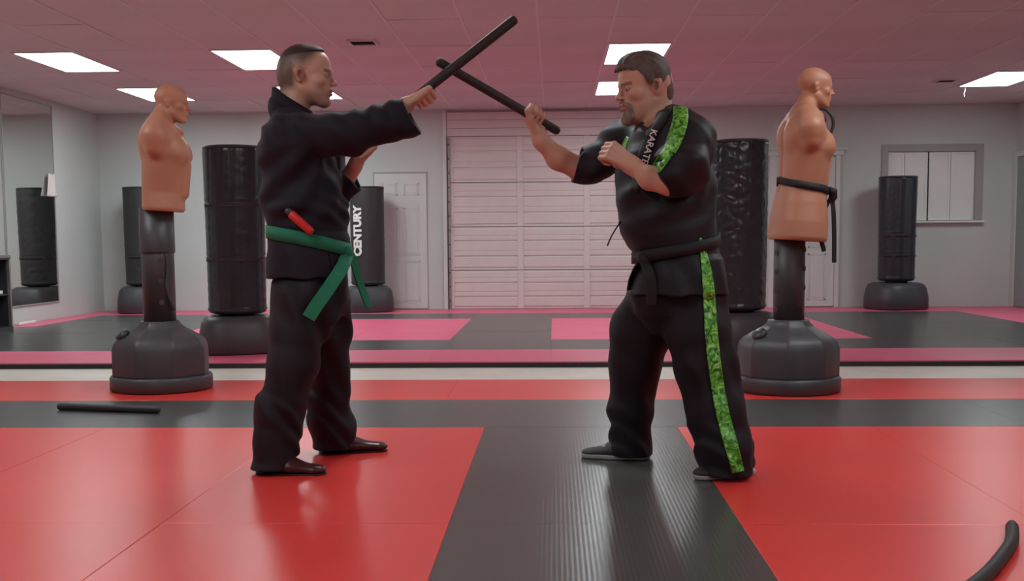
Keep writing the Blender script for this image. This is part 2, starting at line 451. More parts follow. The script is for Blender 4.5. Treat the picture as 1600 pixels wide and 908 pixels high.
for k in range(4):
    h = gz[k+1]-gz[k]-.010
    for i in range(3):
        a, b = gx[i]+(.045 if i else .06), gx[i+1]-(.045 if i < 2 else .06)
        v, f = rib_panel(b-a, h); o = link('garage_panel', mesh('garage_panel', v, f, 'garage_white'), gar); o.location = ((a+b)/2, YB_-.026, gz[k]+.005)
    for i in range(4):
        c = gx[i]; w = .045 if 0 < i < 3 else .03
        c += .03 if i == 0 else (-.03 if i == 3 else 0)
        box('garage_stile', c-w, c+w, YB_-.048, YB_-.02, gz[k]+.004, gz[k+1]-.004, 'garage_white', gar, .004)
for z0, z1 in ((2.437, 2.545), (2.549, 2.66), (2.664, ZC-.035)):
    box('header_board', gx[0]-.03, gx[-1]+.03, YB_-.034, YB_-.018, z0, z1, 'garage_white', gar, .003)
box('track', gx[0]-.012, gx[0]+.012, YB_-.075, YB_-.049, 0, 2.42, 'steel', gar)
for k in range(12):
    v, f = lathe([(.001, 0), (.012, 0), (.012, .01), (.001, .012)], 8)
    o = link('bolt', mesh('bolt', v, f, 'dark_gap'), gar); o.location = (gx[0], YB_-.075, .12+.2*k); o.rotation_euler = (R(90), 0, 0)
for n, x0, x1 in (('trim_1', -1.564, -1.505), ('trim_2', 1.45, 1.51)):
    tag(box(n, x0, x1, YB_-.05, YB_-.002, 0, ZC-.004, 'door_white', None, .004), kind='structure')

def panel_door(name, x0, x1, z1, recess_label=None, cased=True):
    d = box(name, x0, x1, YB_-.030, YB_-.001, .012, z1, 'door_white', None, .002); tag(d, recess_label, kind='structure')
    w = x1-x0
    for a, b in ((.14*w, .445*w), (.555*w, .86*w)):
        for p, q in ((.04, .36), (.39, .75), (.83, .93)):
            zz0, zz1 = p*z1+.02, q*z1
            boxes('panel_moulding', [(x0+a, x0+b, YB_-.036, YB_-.0305, zz0, zz0+.018), (x0+a, x0+b, YB_-.036, YB_-.0305, zz1-.018, zz1), (x0+a, x0+a+.018, YB_-.036, YB_-.0305, zz0, zz1), (x0+b-.018, x0+b, YB_-.036, YB_-.0305, zz0, zz1)], 'door_white', d)
            box('door_panel', x0+a+.03, x0+b-.03, YB_-.035, YB_-.0305, zz0+.03, zz1-.03, 'door_white', d, .003)
    return d
d2 = panel_door('door_2', -2.54, -1.80, 1.925, 'white six-panel door in the back wall')
boxes('door_gap', [(-2.56, -1.78, YB_-.012, YB_-.0005, 1.928, 1.95), (-2.56, -2.543, YB_-.012, YB_-.0005, 0, 1.928)], 'frame_grey', d2)
d3 = panel_door('door_3', 3.12, 3.93, 2.10, 'white panel door behind the belted dummy')
boxes('door_casing', [(3.02, 3.12, YB_-.04, YB_-.001, 0, 2.12), (3.935, 4.0, YB_-.04, YB_-.001, 0, 2.12), (2.98, 4.04, YB_-.045, YB_-.001, 2.12, 2.19), (2.94, 4.09, YB_-.07, YB_-.001, 2.19, 2.225)], 'door_white', d3, .003)
# grey door in the right wall by the corner
d4 = box('door_4', XR-.03, XR-.001, 14.86, 15.80, .01, 2.06, 'door_grey'); tag(d4, 'grey panelled door in the right wall', kind='structure')
for p, q in ((.1, .75), (.8, 1.0), (1.08, 1.3), (1.38, 1.6), (1.68, 1.98)):
    box('door_panel', XR-.036, XR-.0305, 14.98, 15.70, p, q, 'door_grey', d4, .003)
boxes('door_casing', [(XR-.045, XR-.001, 15.805, 15.925, 0, 2.14), (XR-.045, XR-.001, 14.75, 14.855, 0, 2.14), (XR-.045, XR-.001, 14.855, 15.805, 2.065, 2.14)], 'door_white', d4, .003)

# hatch window with shutters, back wall right
w1 = boxes('window_1', [(4.572, WX0, YB_-.03, YB_-.001, 1.17, 2.26), (WX1, 5.965, YB_-.03, YB_-.001, 1.17, 2.26), (WX0, WX1, YB_-.03, YB_-.001, WZ1, 2.26)], 'frame_grey', None, .003)
tag(w1, 'grey-framed hatch window closed by white shutters', kind='structure')
box('window_sill', 4.60, 5.98, YB_-.09, YB_-.001, 1.172, 1.198, 'shutter', w1, .004)
for a, b in ((WX0+.004, 4.895), (4.90, 5.215), (5.235, 5.53), (5.535, WX1-.004)):
    t = boxes('shutter_leaf', [(a, a+.035, YB_+.012, YB_+.042, WZ0+.005, WZ1-.005), (b-.035, b, YB_+.012, YB_+.042, WZ0+.005, WZ1-.005), (a+.035, b-.035, YB_+.012, YB_+.042, WZ0+.005, WZ0+.05), (a+.035, b-.035, YB_+.012, YB_+.042, WZ1-.05, WZ1-.005)], 'shutter', w1, .003)
    box('leaf_panel', a+.035, b-.035, YB_+.022, YB_+.034, WZ0+.05, WZ1-.05, 'shutter', t)
box('window_back', WX0-.05, WX1+.05, YB_+.151, YB_+.16, WZ0-.05, WZ1+.05, 'frame_grey', w1)

# mirrors on the left wall
for y0, y1, l in ((13.085, 14.44, 'tall wall mirror on the left wall reflecting a punching bag'), (11.70, 13.065, 'second wall mirror cut off by the left edge of the photo')):
    t = thing('wall_mirror', (XL, (y0+y1)/2, .215), l, 'mirror')
    d = (y1-y0)/2
    box('mirror_glass', .004, .012, -d+.012, d-.012, .012, 2.52, 'mirror', t)
    boxes('mirror_frame', [(.002, .018, -d, -d+.012, 0, 2.532), (.002, .018, d-.012, d, 0, 2.532), (.002, .018, -d+.012, d-.012, 0, .012), (.002, .018, -d+.012, d-.012, 2.52, 2.532)], 'frame_grey', t)
# white cloth hung on the mirror's edge
t = thing('hanging_cloth', (XL+.03, 14.30, 1.58), 'small white cloth hanging on the edge of the wall mirror', 'cloth')
vs_, fs = [], []
for i in range(9):
    u = i/8
    for k in range(13):
        s = k/12; w = .10+.10*s**1.3
        vs_.append((.012+.012*math.sin(u*9+s*2)*s, (u-.5)*2*w*.9, .29*(1-s)))
for i in range(8):
    for k in range(12): fs.append((i*13+k, i*13+k+1, (i+1)*13+k+1, (i+1)*13+k))
o = link('cloth', mesh('cloth', vs_, fs, 'cloth_white', True), t); o.modifiers.new('thick', 'SOLIDIFY').thickness = .004
v, f = tube([(-.02, 0, .26), (.0, 0, .285), (.02, 0, .29), (.024, 0, .27)], .005, 6); link('hook', mesh('hook', v, f, 'steel', True), t)

# black cabinet cut off by the left edge, and a white strip lying beside it
t = thing('media_cabinet', (-6.29, 11.93, 0), 'black cabinet with pale frame cut off by the left edge', 'cabinet')
boxes('carcass', [(-.2, .2, -.4, .42, 0, .05), (-.2, .2, -.4, .42, .80, .82), (-.2, .17, .38, .42, .05, .80), (-.2, .17, -.4, -.36, .05, .80), (-.2, -.17, -.36, .38, .05, .80)], 'black_plastic', t)
boxes('pale_edging', [(.17, .2, .385, .42, .05, .80), (-.2, .205, -.4, .425, .82, .85)], 'steel', t)
box('shelf', -.17, .17, -.36, .38, .40, .42, 'black_plastic', t)
box('glass_item', .02, .14, .18, .34, .42, .455, 'shutter', t, .004)
t = thing('power_strip', (-6.43, 13.35, 0), 'small white power strip lying on the floor beside the cabinet', 'power strip')
box('strip_body', -.03, .03, -.22, .22, .0, .035, 'shutter', t, .006)
for k in range(4): box('socket', -.018, .018, -.17+.1*k, -.13+.1*k, .035, .037, 'frame_grey', t)

# ================================================================== PUNCHING BAGS
def sq(p):   # squarish plan
    return lambda a, r, z: r/((abs(math.cos(a-.3))**p+abs(math.sin(a-.3))**p)**(1/p))
def bag(name, x, y, label, r, z0, z1, br, bh, seams=(), wrinkle=0, m='bag_vinyl', taper=.04, rz=0, base_m='grey_plastic', group='free-standing punching bags', seed=1, tilt=0, flute=0):
    t = thing(name, (x, y, 0), label, 'punching bag', group, rz)
    k = sq(3.2)
    v, f = lathe([(.01, .0), (br*.95, .0), (br, .02), (br*.995, bh*.45), (br*.93, bh*.80), (br*.86, bh*.93), (br*.74, bh), (br*.3, bh), (.01, bh)], 64, k)
    link('base', mesh('base', v, f, base_m, True), t)
    v, f = lathe([(.01, bh-.01), (r*.55, bh-.01), (r*.6, bh+.01), (r*.6, z0+.02), (.01, z0+.02)], 32); link('neck', mesh('neck', v, f, 'black_plastic', True), t)
    n = 90; prof = [(.01, z0), (r*.80, z0), (r*.93, z0+.012), (r*.99, z0+.04)]
    for i in range(1, n): prof.append((r*(1-taper*(1-i/n)), z0+.04+(z1-z0-.055)*i/n))
    prof += [(r*.985, z1-.008), (r*.95, z1), (.01, z1+.002)]
    rg = random.Random(seed); ws = [(rg.uniform(4, 11), rg.uniform(30, 90), rg.uniform(0, 6), rg.uniform(-3, 3)) for _ in range(6)]
    def fn(a, q, z):
        if q < r*.7: return q
        d = 0
        for s in seams: d -= .006*math.exp(-((z-s-.006*math.sin(3*a))/.006)**2)-.003*math.exp(-((z-s-.016)/.012)**2)
        if wrinkle:
            for c, w, p, g in ws: d += wrinkle*.4*math.sin(c*a+p+g*math.sin(z*5))*math.sin(w*z+3*a*g)
        d += .0025*math.sin(2*a+z*3+seed)+(flute*(math.sin(13*a+seed)+.6*math.sin(29*a+2*math.sin(z*2))) if flute else 0)
        return q+d
    v, f = lathe(prof, 96, fn)
    b = link('bag', mesh('bag', v, f, m, True), t); b.rotation_euler = (0, tilt, 0)
    # lid rim and tape bands
    v, f = lathe([(r*.9, z1-.001), (r*1.004, z1-.02), (r*1.006, z1-.002), (r*.99, z1+.006), (r*.9, z1+.006)], 64)
    link('top_rim', mesh('top_rim', v, f, 'black_plastic', True), b)
    for s in seams:
        def bf(a, q, z): return r*(1-taper*(1-(s-z0)/(z1-z0)))+q+.002*math.sin(5*a+seed)
        v, f = lathe([(-.01, s-.045), (.0035, s-.045), (.004, s-.01), (.0035, s-.008), (-.01, s-.008)], 64, bf)
        link('tape_band', mesh('tape_band', v, f[:-2], m, True), b)
    return t, b
bag('punching_bag', -2.805, 9.82, 'tall shiny black punching bag behind the man in the green belt', .262, .345, 1.80, .345, .33, (.849, 1.322), .0012, seed=2, flute=.0022)
bag('punching_bag', 1.615, 9.93, 'tall crinkled black punching bag behind the bearded man', .255, .345, 1.815, .345, .33, (), .0022, 'bag_crinkle', seed=5, flute=.0015)
bag('punching_bag', 4.655, 15.42, 'black punching bag in front of the hatch window', .25, .385, 1.785, .375, .36, (.75, 1.02), .0008, seed=9, flute=.0015)
bag('punching_bag', -5.74, 15.48, 'slim black punching bag in the rear left corner, behind the unbelted dummy', .245, .385, 1.74, .36, .37, (.8,), .002, 'bag_dull', seed=4)
ct, cb = bag('punching_bag', -2.575, 15.45, 'black punching bag with white lettering beside the white six-panel door', .238, .37, 1.715, .34, .355, (), .001, 'bag_dull', seed=6)
def text_mesh(s, size, bold=0):
    c = bpy.data.curves.new('t', 'FONT'); c.body = s; c.size = size; c.align_x = 'CENTER'; c.align_y = 'CENTER'; c.offset = bold; c.resolution_u = 3
    o = bpy.data.objects.new('t', c); COL.objects.link(o); dg = bpy.context.evaluated_depsgraph_get(); dg.update()
    me = bpy.data.meshes.new_from_object(o.evaluated_get(dg)); bpy.data.objects.remove(o); bpy.data.curves.remove(c)
    bm = bmesh.new(); bm.from_mesh(me); bmesh.ops.triangulate(bm, faces=bm.faces)
    bmesh.ops.subdivide_edges(bm, edges=bm.edges, cuts=2, use_grid_fill=True); bm.to_mesh(me); bm.free()
    return me
tm = text_mesh('CENTURY', .168, .009)
a0 = R(-90-24)
wd = max(v.co.x for v in tm.vertices)-min(v.co.x for v in tm.vertices)
for v in tm.vertices:
    u = v.co.x*.70/wd; w = v.co.y
    a = a0-w/.238; rr = .243
    v.co = Vector((rr*math.cos(a), rr*math.sin(a), 1.115+u))
    # letters run upwards; their tops point to the left
for v in tm.vertices: pass
tm.materials.clear(); tm.materials.append(MATS['white_print'])
o = link('lettering', tm, cb); o['label'] = 'white lettering reading upwards'

# ================================================================== TRAINING DUMMIES
def dummy_base(t, h0=.44):
    def oct_(a, r, z):
        s = math.pi/4; q = ((a+.2) % s)-s/2
        f = (math.cos(s/2)/math.cos(q))
        rib = .006*math.exp(-((abs(q)-s/2)/.05)**2)
        return r*(1+(f-1)*.55)+(rib if .07 < z < .43 and r > .12 else 0)
    v, f = lathe([(.01, 0), (.315, 0), (.33, .012), (.33, .085), (.322, .097), (.312, .10)], 96)
    link('base_rim', mesh('base_rim', v, f, 'grey_plastic', True), t)
    v, f = lathe([(.31, .095), (.312, .11), (.313, .19), (.312, .275), (.300, .315), (.275, .342), (.22, .375), (.16, .408), (.135, .435), (.128, .455), (.01, .456)], 96, oct_)
    o = link('base', mesh('base', v, f, 'grey_plastic', True), t)
    v, f = lathe([(.045, 0), (.05, .012), (.045, .03), (.01, .034)], 24); c = link('filler_cap', mesh('filler_cap', v, f, 'black_plastic', True), o); c.location = (-.2, -.12, .36); c.rotation_euler = (R(22), R(-34), 0)
def dummy_post(t, z0, z1, r, collar):
    v, f = lathe([(.01, z0), (r, z0), (r, z1), (.01, z1)], 48); p = link('post', mesh('post', v, f, 'grey_plastic', True), t)
    if collar:
        v, f = lathe([(.01, collar), (r+.006, collar), (r+.008, collar+.01), (r+.006, z1+.002), (.01, z1+.002)], 48); link('collar', mesh('collar', v, f, 'grey_plastic', True), t)
    return p
def torso_sdf(long):
    """armless torso with head, facing +x, bottom at z = 0; y is its left"""
    T = .40 if long else .36
    zb = 0
    s = SDF((-.30, -.34, -.03), (.34, .34, 1.14 if long else .92), .006)
    o = .21 if long else 0          # the long dummy has hips below the waist
    Z = np.array
    if long:
        s.stack([0, .02, .12, .24, .32], [-.0, 0, .0, -.002, 0], [0]*5, [.165, .172, .17, .155, .14], [.215, .225, .22, .195, .17], 2.5, .02)
    s.stack([o, o+.02, o+.12, o+.24, o+.36, o+.46, o+.54, o+.59, o+.62], [.0, .0, -.005, .0, .008, -.005, -.025, -.035, -.04], [0]*9,
            [.125, .135, .132, .140, .150, .138, .105, .075, .05], [.165, .172, .165, .185, .205, .205, .17, .12, .06], 2.3, .03)
    for g in (-1, 1):
        s.ell((.095, g*.088, o+.385), (.062, .092, .07), None, .05)                                  # chest
        s.cone((-.02, g*.12, o+.525), (-.03, g*.19, o+.475), .080, .080, .05)                        # shoulders
        s.cone((-.035, g*.195, o+.47), (-.030, g*.205, o+.40), .072, .052, .05)                      # arm stumps
        s.ell((-.10, g*.09, o+.44), (.05, .075, .09), None, .05)                                     # shoulder blades
        s.cone((-.02, g*.05, o+.63), (-.03, g*.15, o+.55), .04, .04, .06)                            # neck muscles
        s.cone((.105, g*.02, o+.52), (.03, g*.16, o+.565), .014, .014, .02)                          # collar bones
        s.cone((.135, g*.038, o+.30), (.128, g*.038, o+.12), .03, .028, .03)                         # abdomen
        s.ell((.15, g*.115, o+.365), (.012, .012, .012), None, .01)
    s.cone((-.13, 0, o+.1), (-.135, 0, o+.5), .012, .012, .03, 'sub')
    s.cone((-.035, 0, o+.56), (.005, 0, o+.68), .068, .062, .03)
    head_sdf(s, (.035, 0, o+(.745 if long else .70)), Matrix.Identity(3), 1.0, lambda *a: None)
    V, Q = s.mesh()
    return V, Q
def head_sdf(s, c, M, sc, extra, neck=None):
    """a head; local axes: x forward, y left, z up; M columns are those axes in the world"""
    A = np.array(M); c = np.array(c)
    P = lambda x, y, z: c+A@(np.array((x, y, z))*sc)
    E_ = lambda p, r, k=.02, op='add': s.ell(P(*p), np.array(r)*sc, A, k*sc, op)
    C_ = lambda p, q, a, b, k=.02, op='add', flat=None: s.cone(P(*p), P(*q), a*sc, b*sc, k*sc, op, (A@np.array(flat[0]), flat[1]) if flat else None)
    E_((-.014, 0, .046), (.097, .075, .084), .01)
    E_((.036, 0, -.012), (.062, .060, .098), .03)
    E_((.050, 0, .050), (.045, .058, .048), .03)
    for g in (-1, 1):
        C_((-.004, g*.052, -.045), (.066, g*.020, -.098), .018, .018, .03)
        E_((.062, g*.044, -.018), (.026, .020, .020), .02)
        C_((.082, g*.040, .021), (.096, g*.008, .019), .010, .010, .014)
    E_((.080, 0, -.100), (.020, .024, .018), .02)
    E_((.082, 0, -.058), (.022, .030, .028), .02)
    for g in (-1, 1): E_((.101, g*.032, .000), (.014, .018, .012), .012, 'sub')
    C_((.095, 0, .012), (.116, 0, -.022), .0080, .0100, .010)
    E_((.119, 0, -.026), (.010, .010, .009), .006)
    for g in (-1, 1): E_((.107, g*.012, -.029), (.010, .008, .007), .006)
    for g in (-1, 1):                                             # eyelids
        E_((.0805, g*.032, .0085), (.0155, .0185, .0075), .004); E_((.0785, g*.032, -.0100), (.0150, .0180, .0065), .004)
    E_((.103, 0, -.054), (.008, .022, .006), .004); E_((.100, 0, -.069), (.009, .020, .007), .004)
    C_((.112, -.022, -.0605), (.112, .022, -.0605), .0028, .0028, .004, 'sub')
    E_((.104, 0, -.084), (.010, .02, .006), .01, 'sub')
    for g in (-1, 1):
        E_((-.012, g*.077, .000), (.019, .010, .031), .006)
        E_((-.022, g*.084, .012), (.012, .008, .018), .006)
        E_((-.006, g*.089, .002), (.009, .008, .018), .004, 'sub')
    extra(P, E_, C_)
tv, tq = torso_sdf(False)
t = thing('training_dummy', (-2.62, 7.33, 0), 'armless flesh-coloured torso dummy without a belt on a grey post, left', 'training dummy', 'torso training dummies')
dummy_base(t)
dummy_post(t, .45, 1.20, .105, .905)
tor = link('torso', np_mesh('torso', tv, tq, 'dummy_skin'), t); tor.location = (.05, 0, 1.178); tor.rotation_euler = (0, R(3), R(10)); tor['label'] = 'flesh-coloured rubber torso and head'
def holes(p, r, zs, a):
    for z in zs:
        v, f = lathe([(.001, 0), (.018, 0), (.018, .006), (.001, .007)], 10)
        h = link('adjust_hole', mesh('adjust_hole', v, f, 'dark_gap'), p); h.location = ((r-.002)*math.cos(a), (r-.002)*math.sin(a), z); h.rotation_euler = (0, R(90), a)
P_ = [o for o in t.children if o.name.startswith('post')][0]
holes(P_, .105, (.86, .72, .58), R(-62))
cpts = [(.108*math.cos(R(-42)), .108*math.sin(R(-42)), .90), (.115*math.cos(R(-38)), .115*math.sin(R(-38)), .80), (.112*math.cos(R(-44)), .112*math.sin(R(-44)), .68), (.125*math.cos(R(-30)), .125*math.sin(R(-30)), .56), (.116*math.cos(R(-20)), .116*math.sin(R(-20)), .53)]
v, f = tube(smooth_path(cpts, 20), .010, 8); link('cord', mesh('cord', v, f, 'dark_gap', True), P_)

tv, tq = torso_sdf(True)
t2 = thing('training_dummy', (1.495, 7.18, 0), 'armless flesh-coloured torso dummy with hips wearing a black belt, right', 'training dummy', 'torso training dummies')
dummy_base(t2)
p2 = dummy_post(t2, .45, 1.0, .098, None)
holes(p2, .098, (.88, .76, .64, .52), R(-155)); holes(p2, .098, (.90, .78, .66), R(-30))
tor2 = link('torso', np_mesh('torso', tv, tq, 'dummy_skin'), t2); tor2.location = (.045, 0, .955); tor2.rotation_euler = (0, R(4), R(5)); tor2['label'] = 'flesh-coloured rubber torso with hips and head'
bpy.context.view_layer.update()
def bvh_of(o):
    me = o.data; M = o.matrix_world
    return BVHTree.FromPolygons([M@v.co for v in me.vertices], [tuple(p.vertices) for p in me.polygons])
def belt_loop(bv, c, zfun, h, off=.004, thick=.006, n=72, r0=.7):
    """closed band hugging a body around the vertical axis through c"""
    rad = []
    for i in range(n):
        a = 2*math.pi*i/n; d = Vector((math.cos(a), math.sin(a), 0)); q = []
        for dz in (-h/2, 0, h/2):
            p = Vector((c[0], c[1], zfun(a)+dz))+d*r0
            hit = bv.ray_cast(p, -d)
            if hit[0] is not None: q.append((hit[0]-Vector((c[0], c[1], hit[0].z))).length)
        rad.append(max(q) if q else (rad[-1] if rad else .15))
    for _ in range(2): rad = [max(rad[i], (rad[i-1]+rad[i]+rad[(i+1) % n])/3) for i in range(n)]
    vs_, fs = [], []
    for i in range(n):
        a = 2*math.pi*i/n; d = Vector((math.cos(a), math.sin(a), 0)); z = zfun(a)
        for rr, dz in ((off, -h/2), (off+thick, -h/2), (off+thick, h/2), (off, h/2)):
            vs_.append(Vector((c[0], c[1], z+dz))+d*(rad[i]+rr))
    for i in range(n):
        j = (i+1) % n
        for k in range(4): fs.append((i*4+k, j*4+k, j*4+(k+1) % 4, i*4+(k+1) % 4))
    return vs_, fs, rad
bv = bvh_of(tor2); c2 = (1.52, 7.18)
fz = lambda a: 1.300-.035*math.cos(a)
v, f, rad = belt_loop(bv, c2, fz, .046)
bt = thing('black_belt', (c2[0], c2[1], 1.2), 'black martial arts belt tied around the right-hand dummy', 'belt')
B = Vector(bt.location)
link('loop', mesh('loop', [p-B for p in v], f, 'belt_black', True), bt)
kx = rad[70]+.02
kn = Vector((kx*math.cos(R(-10)), kx*math.sin(R(-10)), fz(0)-1.2-.02))
v, f = tube([kn+Vector((-.02, -.02, .03)), kn+Vector((.01, -.01, .015)), kn+Vector((.012, 0, -.02)), kn+Vector((-.004, 0, -.05))], [.018, .028, .027, .014], 12)
link('knot', mesh('knot', v, f, 'belt_black', True), bt)
for dx, dy, L_, w in ((.012, -.012, .43, .042), (-.035, .02, .36, .042)):
    pts = smooth_path([kn+Vector((0, 0, -.02)), kn+Vector((dx, dy, -.10)), kn+Vector((dx*1.6, dy*1.2, -.25)), kn+Vector((dx*1.2+.008, dy, -L_))], 16)
    v, f = ribbon(pts, (.75, .66, 0), w, .005); link('tail', mesh('tail', v, f, 'belt_black'), bt)
# curved black hook in front of the dummy's throat
t = thing('curved_hook', (1.70, 7.12, 1.70), 'thin black curved hook in front of the belted dummy\'s throat', 'hook')
pts = smooth_path([(-.045, .0, .072), (-.005, -.02, .060), (.028, -.03, .015), (.034, -.03, -.035), (.018, -.03, -.085), (.004, -.03, -.105)], 24)
v, f = tube(pts, [.008+.003*math.sin(i/23*math.pi) for i in range(24)], 10); link('hook', mesh('hook', v, f, 'foam_black', True), t)
pts = smooth_path([(-.065, -.01, .042), (-.04, -.03, .03), (-.022, -.035, -.005), (-.025, -.035, -.04)], 14)
v, f = tube(pts, [.008, .012, .015, .018, .019, .019, .018, .016, .015, .013, .011, .009, .007, .004], 10); link('grip', mesh('grip', v, f, 'foam_black', True), t)

# ================================================================== PEOPLE
def folds(s, terms):
    """soft creases of cloth: (amplitude, (kx, ky, kz), phase, warp amplitude, (warp k), z range)"""
    for A, k, ph, wa, wk, (za, zb) in terms:
        w = np.sin(s.x*wk[0]+s.y*wk[1]+s.z*wk[2]+ph*1.7).astype(np.float32)
        g = np.sin(s.x*k[0]+s.y*k[1]+s.z*k[2]+ph+wa*w)
        m = np.clip((s.z-za)/.06, 0, 1)*np.clip((zb-s.z)/.06, 0, 1)
        s.F = s.F+(A*g*m).astype(np.float32)
def fist(s, grip, sax, dax, flip=1, sc=1.0, lean=0, wrist=None, wr=.03):
    """closed hand around an axis: grip = centre of the held stick, sax = stick direction on the thumb side, dax = towards the wrist"""
    g = Vector(grip); S = Vector(sax).normalized(); D = Vector(dax); D = (D-S*D.dot(S)).normalized(); N = S.cross(D)*flip
    cl, sl_ = math.cos(R(lean)), math.sin(R(lean))
    P = lambda d, n, q: tuple(g+((D*cl-S*sl_)*d+N*n+S*q)*sc) if d > .03 else tuple(g+(D*d+N*n+S*q)*sc)
    pol = lambda a, r, q: P(r*math.cos(R(a)), r*math.sin(R(a)), q)
    C_ = lambda p, q, a, b, k=.006, op='add': s.cone(p, q, a*sc, b*sc, k*sc, op)
    for i, (q, ln) in enumerate(((.034, .97), (.0115, 1.04), (-.011, 1.0), (-.032, .90))):
        r = .035*ln; fr = (.0108, .0108, .0104, .0094)[i]
        k0 = P(.078, .012, q*.62); k1 = pol(100, r+.004, q); k2 = pol(178, r+.003, q*.98); k3 = pol(250, r-.004, q*.95); k4 = pol(305, r-.012, q*.95)
        C_(k0, k1, .0165, .0135, .012)
        C_(k1, k2, fr+.001, fr, .005); C_(k2, k3, fr, fr-.001, .005); C_(k3, k4, fr-.001, fr-.002, .005)
    C_(P(.034, .004, .022), P(.036, .004, -.024), .019, .018, .012)                       # heel of the palm
    t0, t1, t2, t3 = P(.070, -.010, .026), P(.034, -.026, .046), P(.004, -.038, .050), P(-.022, -.036, .040)
    C_(t0, t1, .017, .0145, .012); C_(t1, t2, .0125, .0115, .005); C_(t2, t3, .0115, .0088, .004)
    w0 = P(.075, .004, 0); w1 = P(.105, .003, 0)
    s.cone(w0, w1, .030*sc, wr, .02*sc, flat=(tuple(N), .78))
    if wrist is not None: s.cone(w1, wrist, wr, wr*1.02, .02)
    return Vector(w1)
def shoe(s_toe, s_heel, w, h, base, col, sole, parent, ankle_h=.09, pointed=.55):
    a = Vector(s_heel); b = Vector(s_toe); d = (b-a); L_ = d.length; d.normalize(); n = Vector((-d.y, d.x, 0))
    lo = np.minimum(np.array(a), np.array(b))-np.array((.09, .09, .0)); hi = np.maximum(np.array(a), np.array(b))+np.array((.09, .09, .16))
    lo[2] = -.02
    s = SDF(lo, hi, .004)
    P = lambda u, v, z: tuple(a+d*u*L_+n*v+Vector((0, 0, z)))
    s.cone(P(.16, 0, h*.50), P(.55, 0, h*.42), w*.44, w*.46, .02, flat=((0, 0, 1), h/w*.9))
    s.cone(P(.55, 0, h*.42), P(.90, 0, h*.28), w*.48, w*.36, .02, flat=((0, 0, 1), h/w*.72))
    s.cone(P(.90, 0, h*.26), P(1-.06, 0, h*.24), w*.34, w*.34*pointed, .02, flat=((0, 0, 1), h/w*.7))
    s.cone(P(.18, 0, h*.7), P(.16, 0, ankle_h+.03), w*.40, w*.40, .03)
    s.cone(P(.45, 0, h*.6), P(.22, 0, h*1.15), w*.36, w*.38, .04)
    s.cut((0, 0, .004 if not sole else .018), (0, 0, -1))
    V, Q = s.mesh(); o = link('shoe', np_mesh('shoe', V, Q, col, base=base), parent)
    s = SDF(lo, hi, .004)
    for u0, u1, w0, w1 in ((.15, .55, .47, .46), (.55, .90, .47, .36), (.90, .95, .36, .3)):
        s.cone(P(u0, 0, .02), P(u1, 0, .02), w*w0, w*w1, .02, flat=((0, 0, 1), .9))
    s.cut((0, 0, .001), (0, 0, -1)); s.cut((0, 0, .006 if not sole else .022), (0, 0, 1))
    V, Q = s.mesh(); link('sole', np_mesh('sole', V, Q, 'sole_white' if sole else 'foam_black', base=base), o)
    return o
def project(bv, px, py, y0=3.6, lift=.002):
    """the point of a surface that a line from the camera side meets"""
    p = at(px, py, y0); d = (at(px, py, y0+1)-p).normalized(); h = bv.ray_cast(p, d)
    return None if h[0] is None else h[0]-d*lift
def surf_ribbon(bv, path, half, n, m=6, lift=.003, thick=.003):
    """a strip that lies on a surface; path: pixel points, half: half width in pixels (list)"""
    pts = smooth_path([(x, y, h) for (x, y), h in zip(path, half)], n); G = []
    for i, p in enumerate(pts):
        t = pts[min(i+1, n-1)]-pts[max(i-1, 0)]; t = Vector((t.x, t.y)).normalized(); w = Vector((-t.y, t.x)); row = []
        for k in range(m+1):
            u = (k/m*2-1)*p.z; row.append(project(bv, p.x+w.x*u, p.y+w.y*u, lift=lift+thick))
        G.append(row)
    for row in G:                                   # fill misses from a neighbour
        for k in range(m+1):
            if row[k] is None:
                c = [q for q in row if q is not None]; row[k] = c[0].copy() if c else None
    G = [r for r in G if all(q is not None for q in r)]
    vs_ = [q for r in G for q in r]; fs = []
    for i in range(len(G)-1):
        for k in range(m): fs.append((i*(m+1)+k, i*(m+1)+k+1, (i+1)*(m+1)+k+1, (i+1)*(m+1)+k))
    return vs_, fs
def add_surf(name, v, f, m, base, parent, thick=.003):
    B = Vector(base); o = link(name, mesh(name, [p-B for p in v], f, m, True), parent)
    md = o.modifiers.new('thick', 'SOLIDIFY'); md.thickness = thick; md.offset = 0
    return o
def bvh_np(V, Q): return BVHTree.FromPolygons([tuple(v) for v in V.tolist()], [tuple(q) for q in Q.tolist()])
def rotm(fwd, tilt=0, roll=0):
    """columns forward, left, up for a head that looks along fwd"""
    f = Vector(fwd).normalized(); l = Vector((0, 0, 1)).cross(f).normalized(); u = f.cross(l)
    M = Matrix((f, l, u)).transposed()
    return M @ Matrix.Rotation(tilt, 3, 'Y') @ Matrix.Rotation(roll, 3, 'X')
def headlocal(V, c, M, sc): return ((V-np.array(c))@np.array(M))/sc
def bulk(lo, hi, cones, ells=()):
    s = SDF(lo, hi, .012)
    for a, b, ra, rb in cones: s.cone(a, b, ra, rb, .05)
    for c, r in ells: s.ell(c, r, None, .05)
    return s.mesh()
def mix(a, b, t): t = np.clip(t, 0, 1)[:, None]; return a*(1-t)+b*t
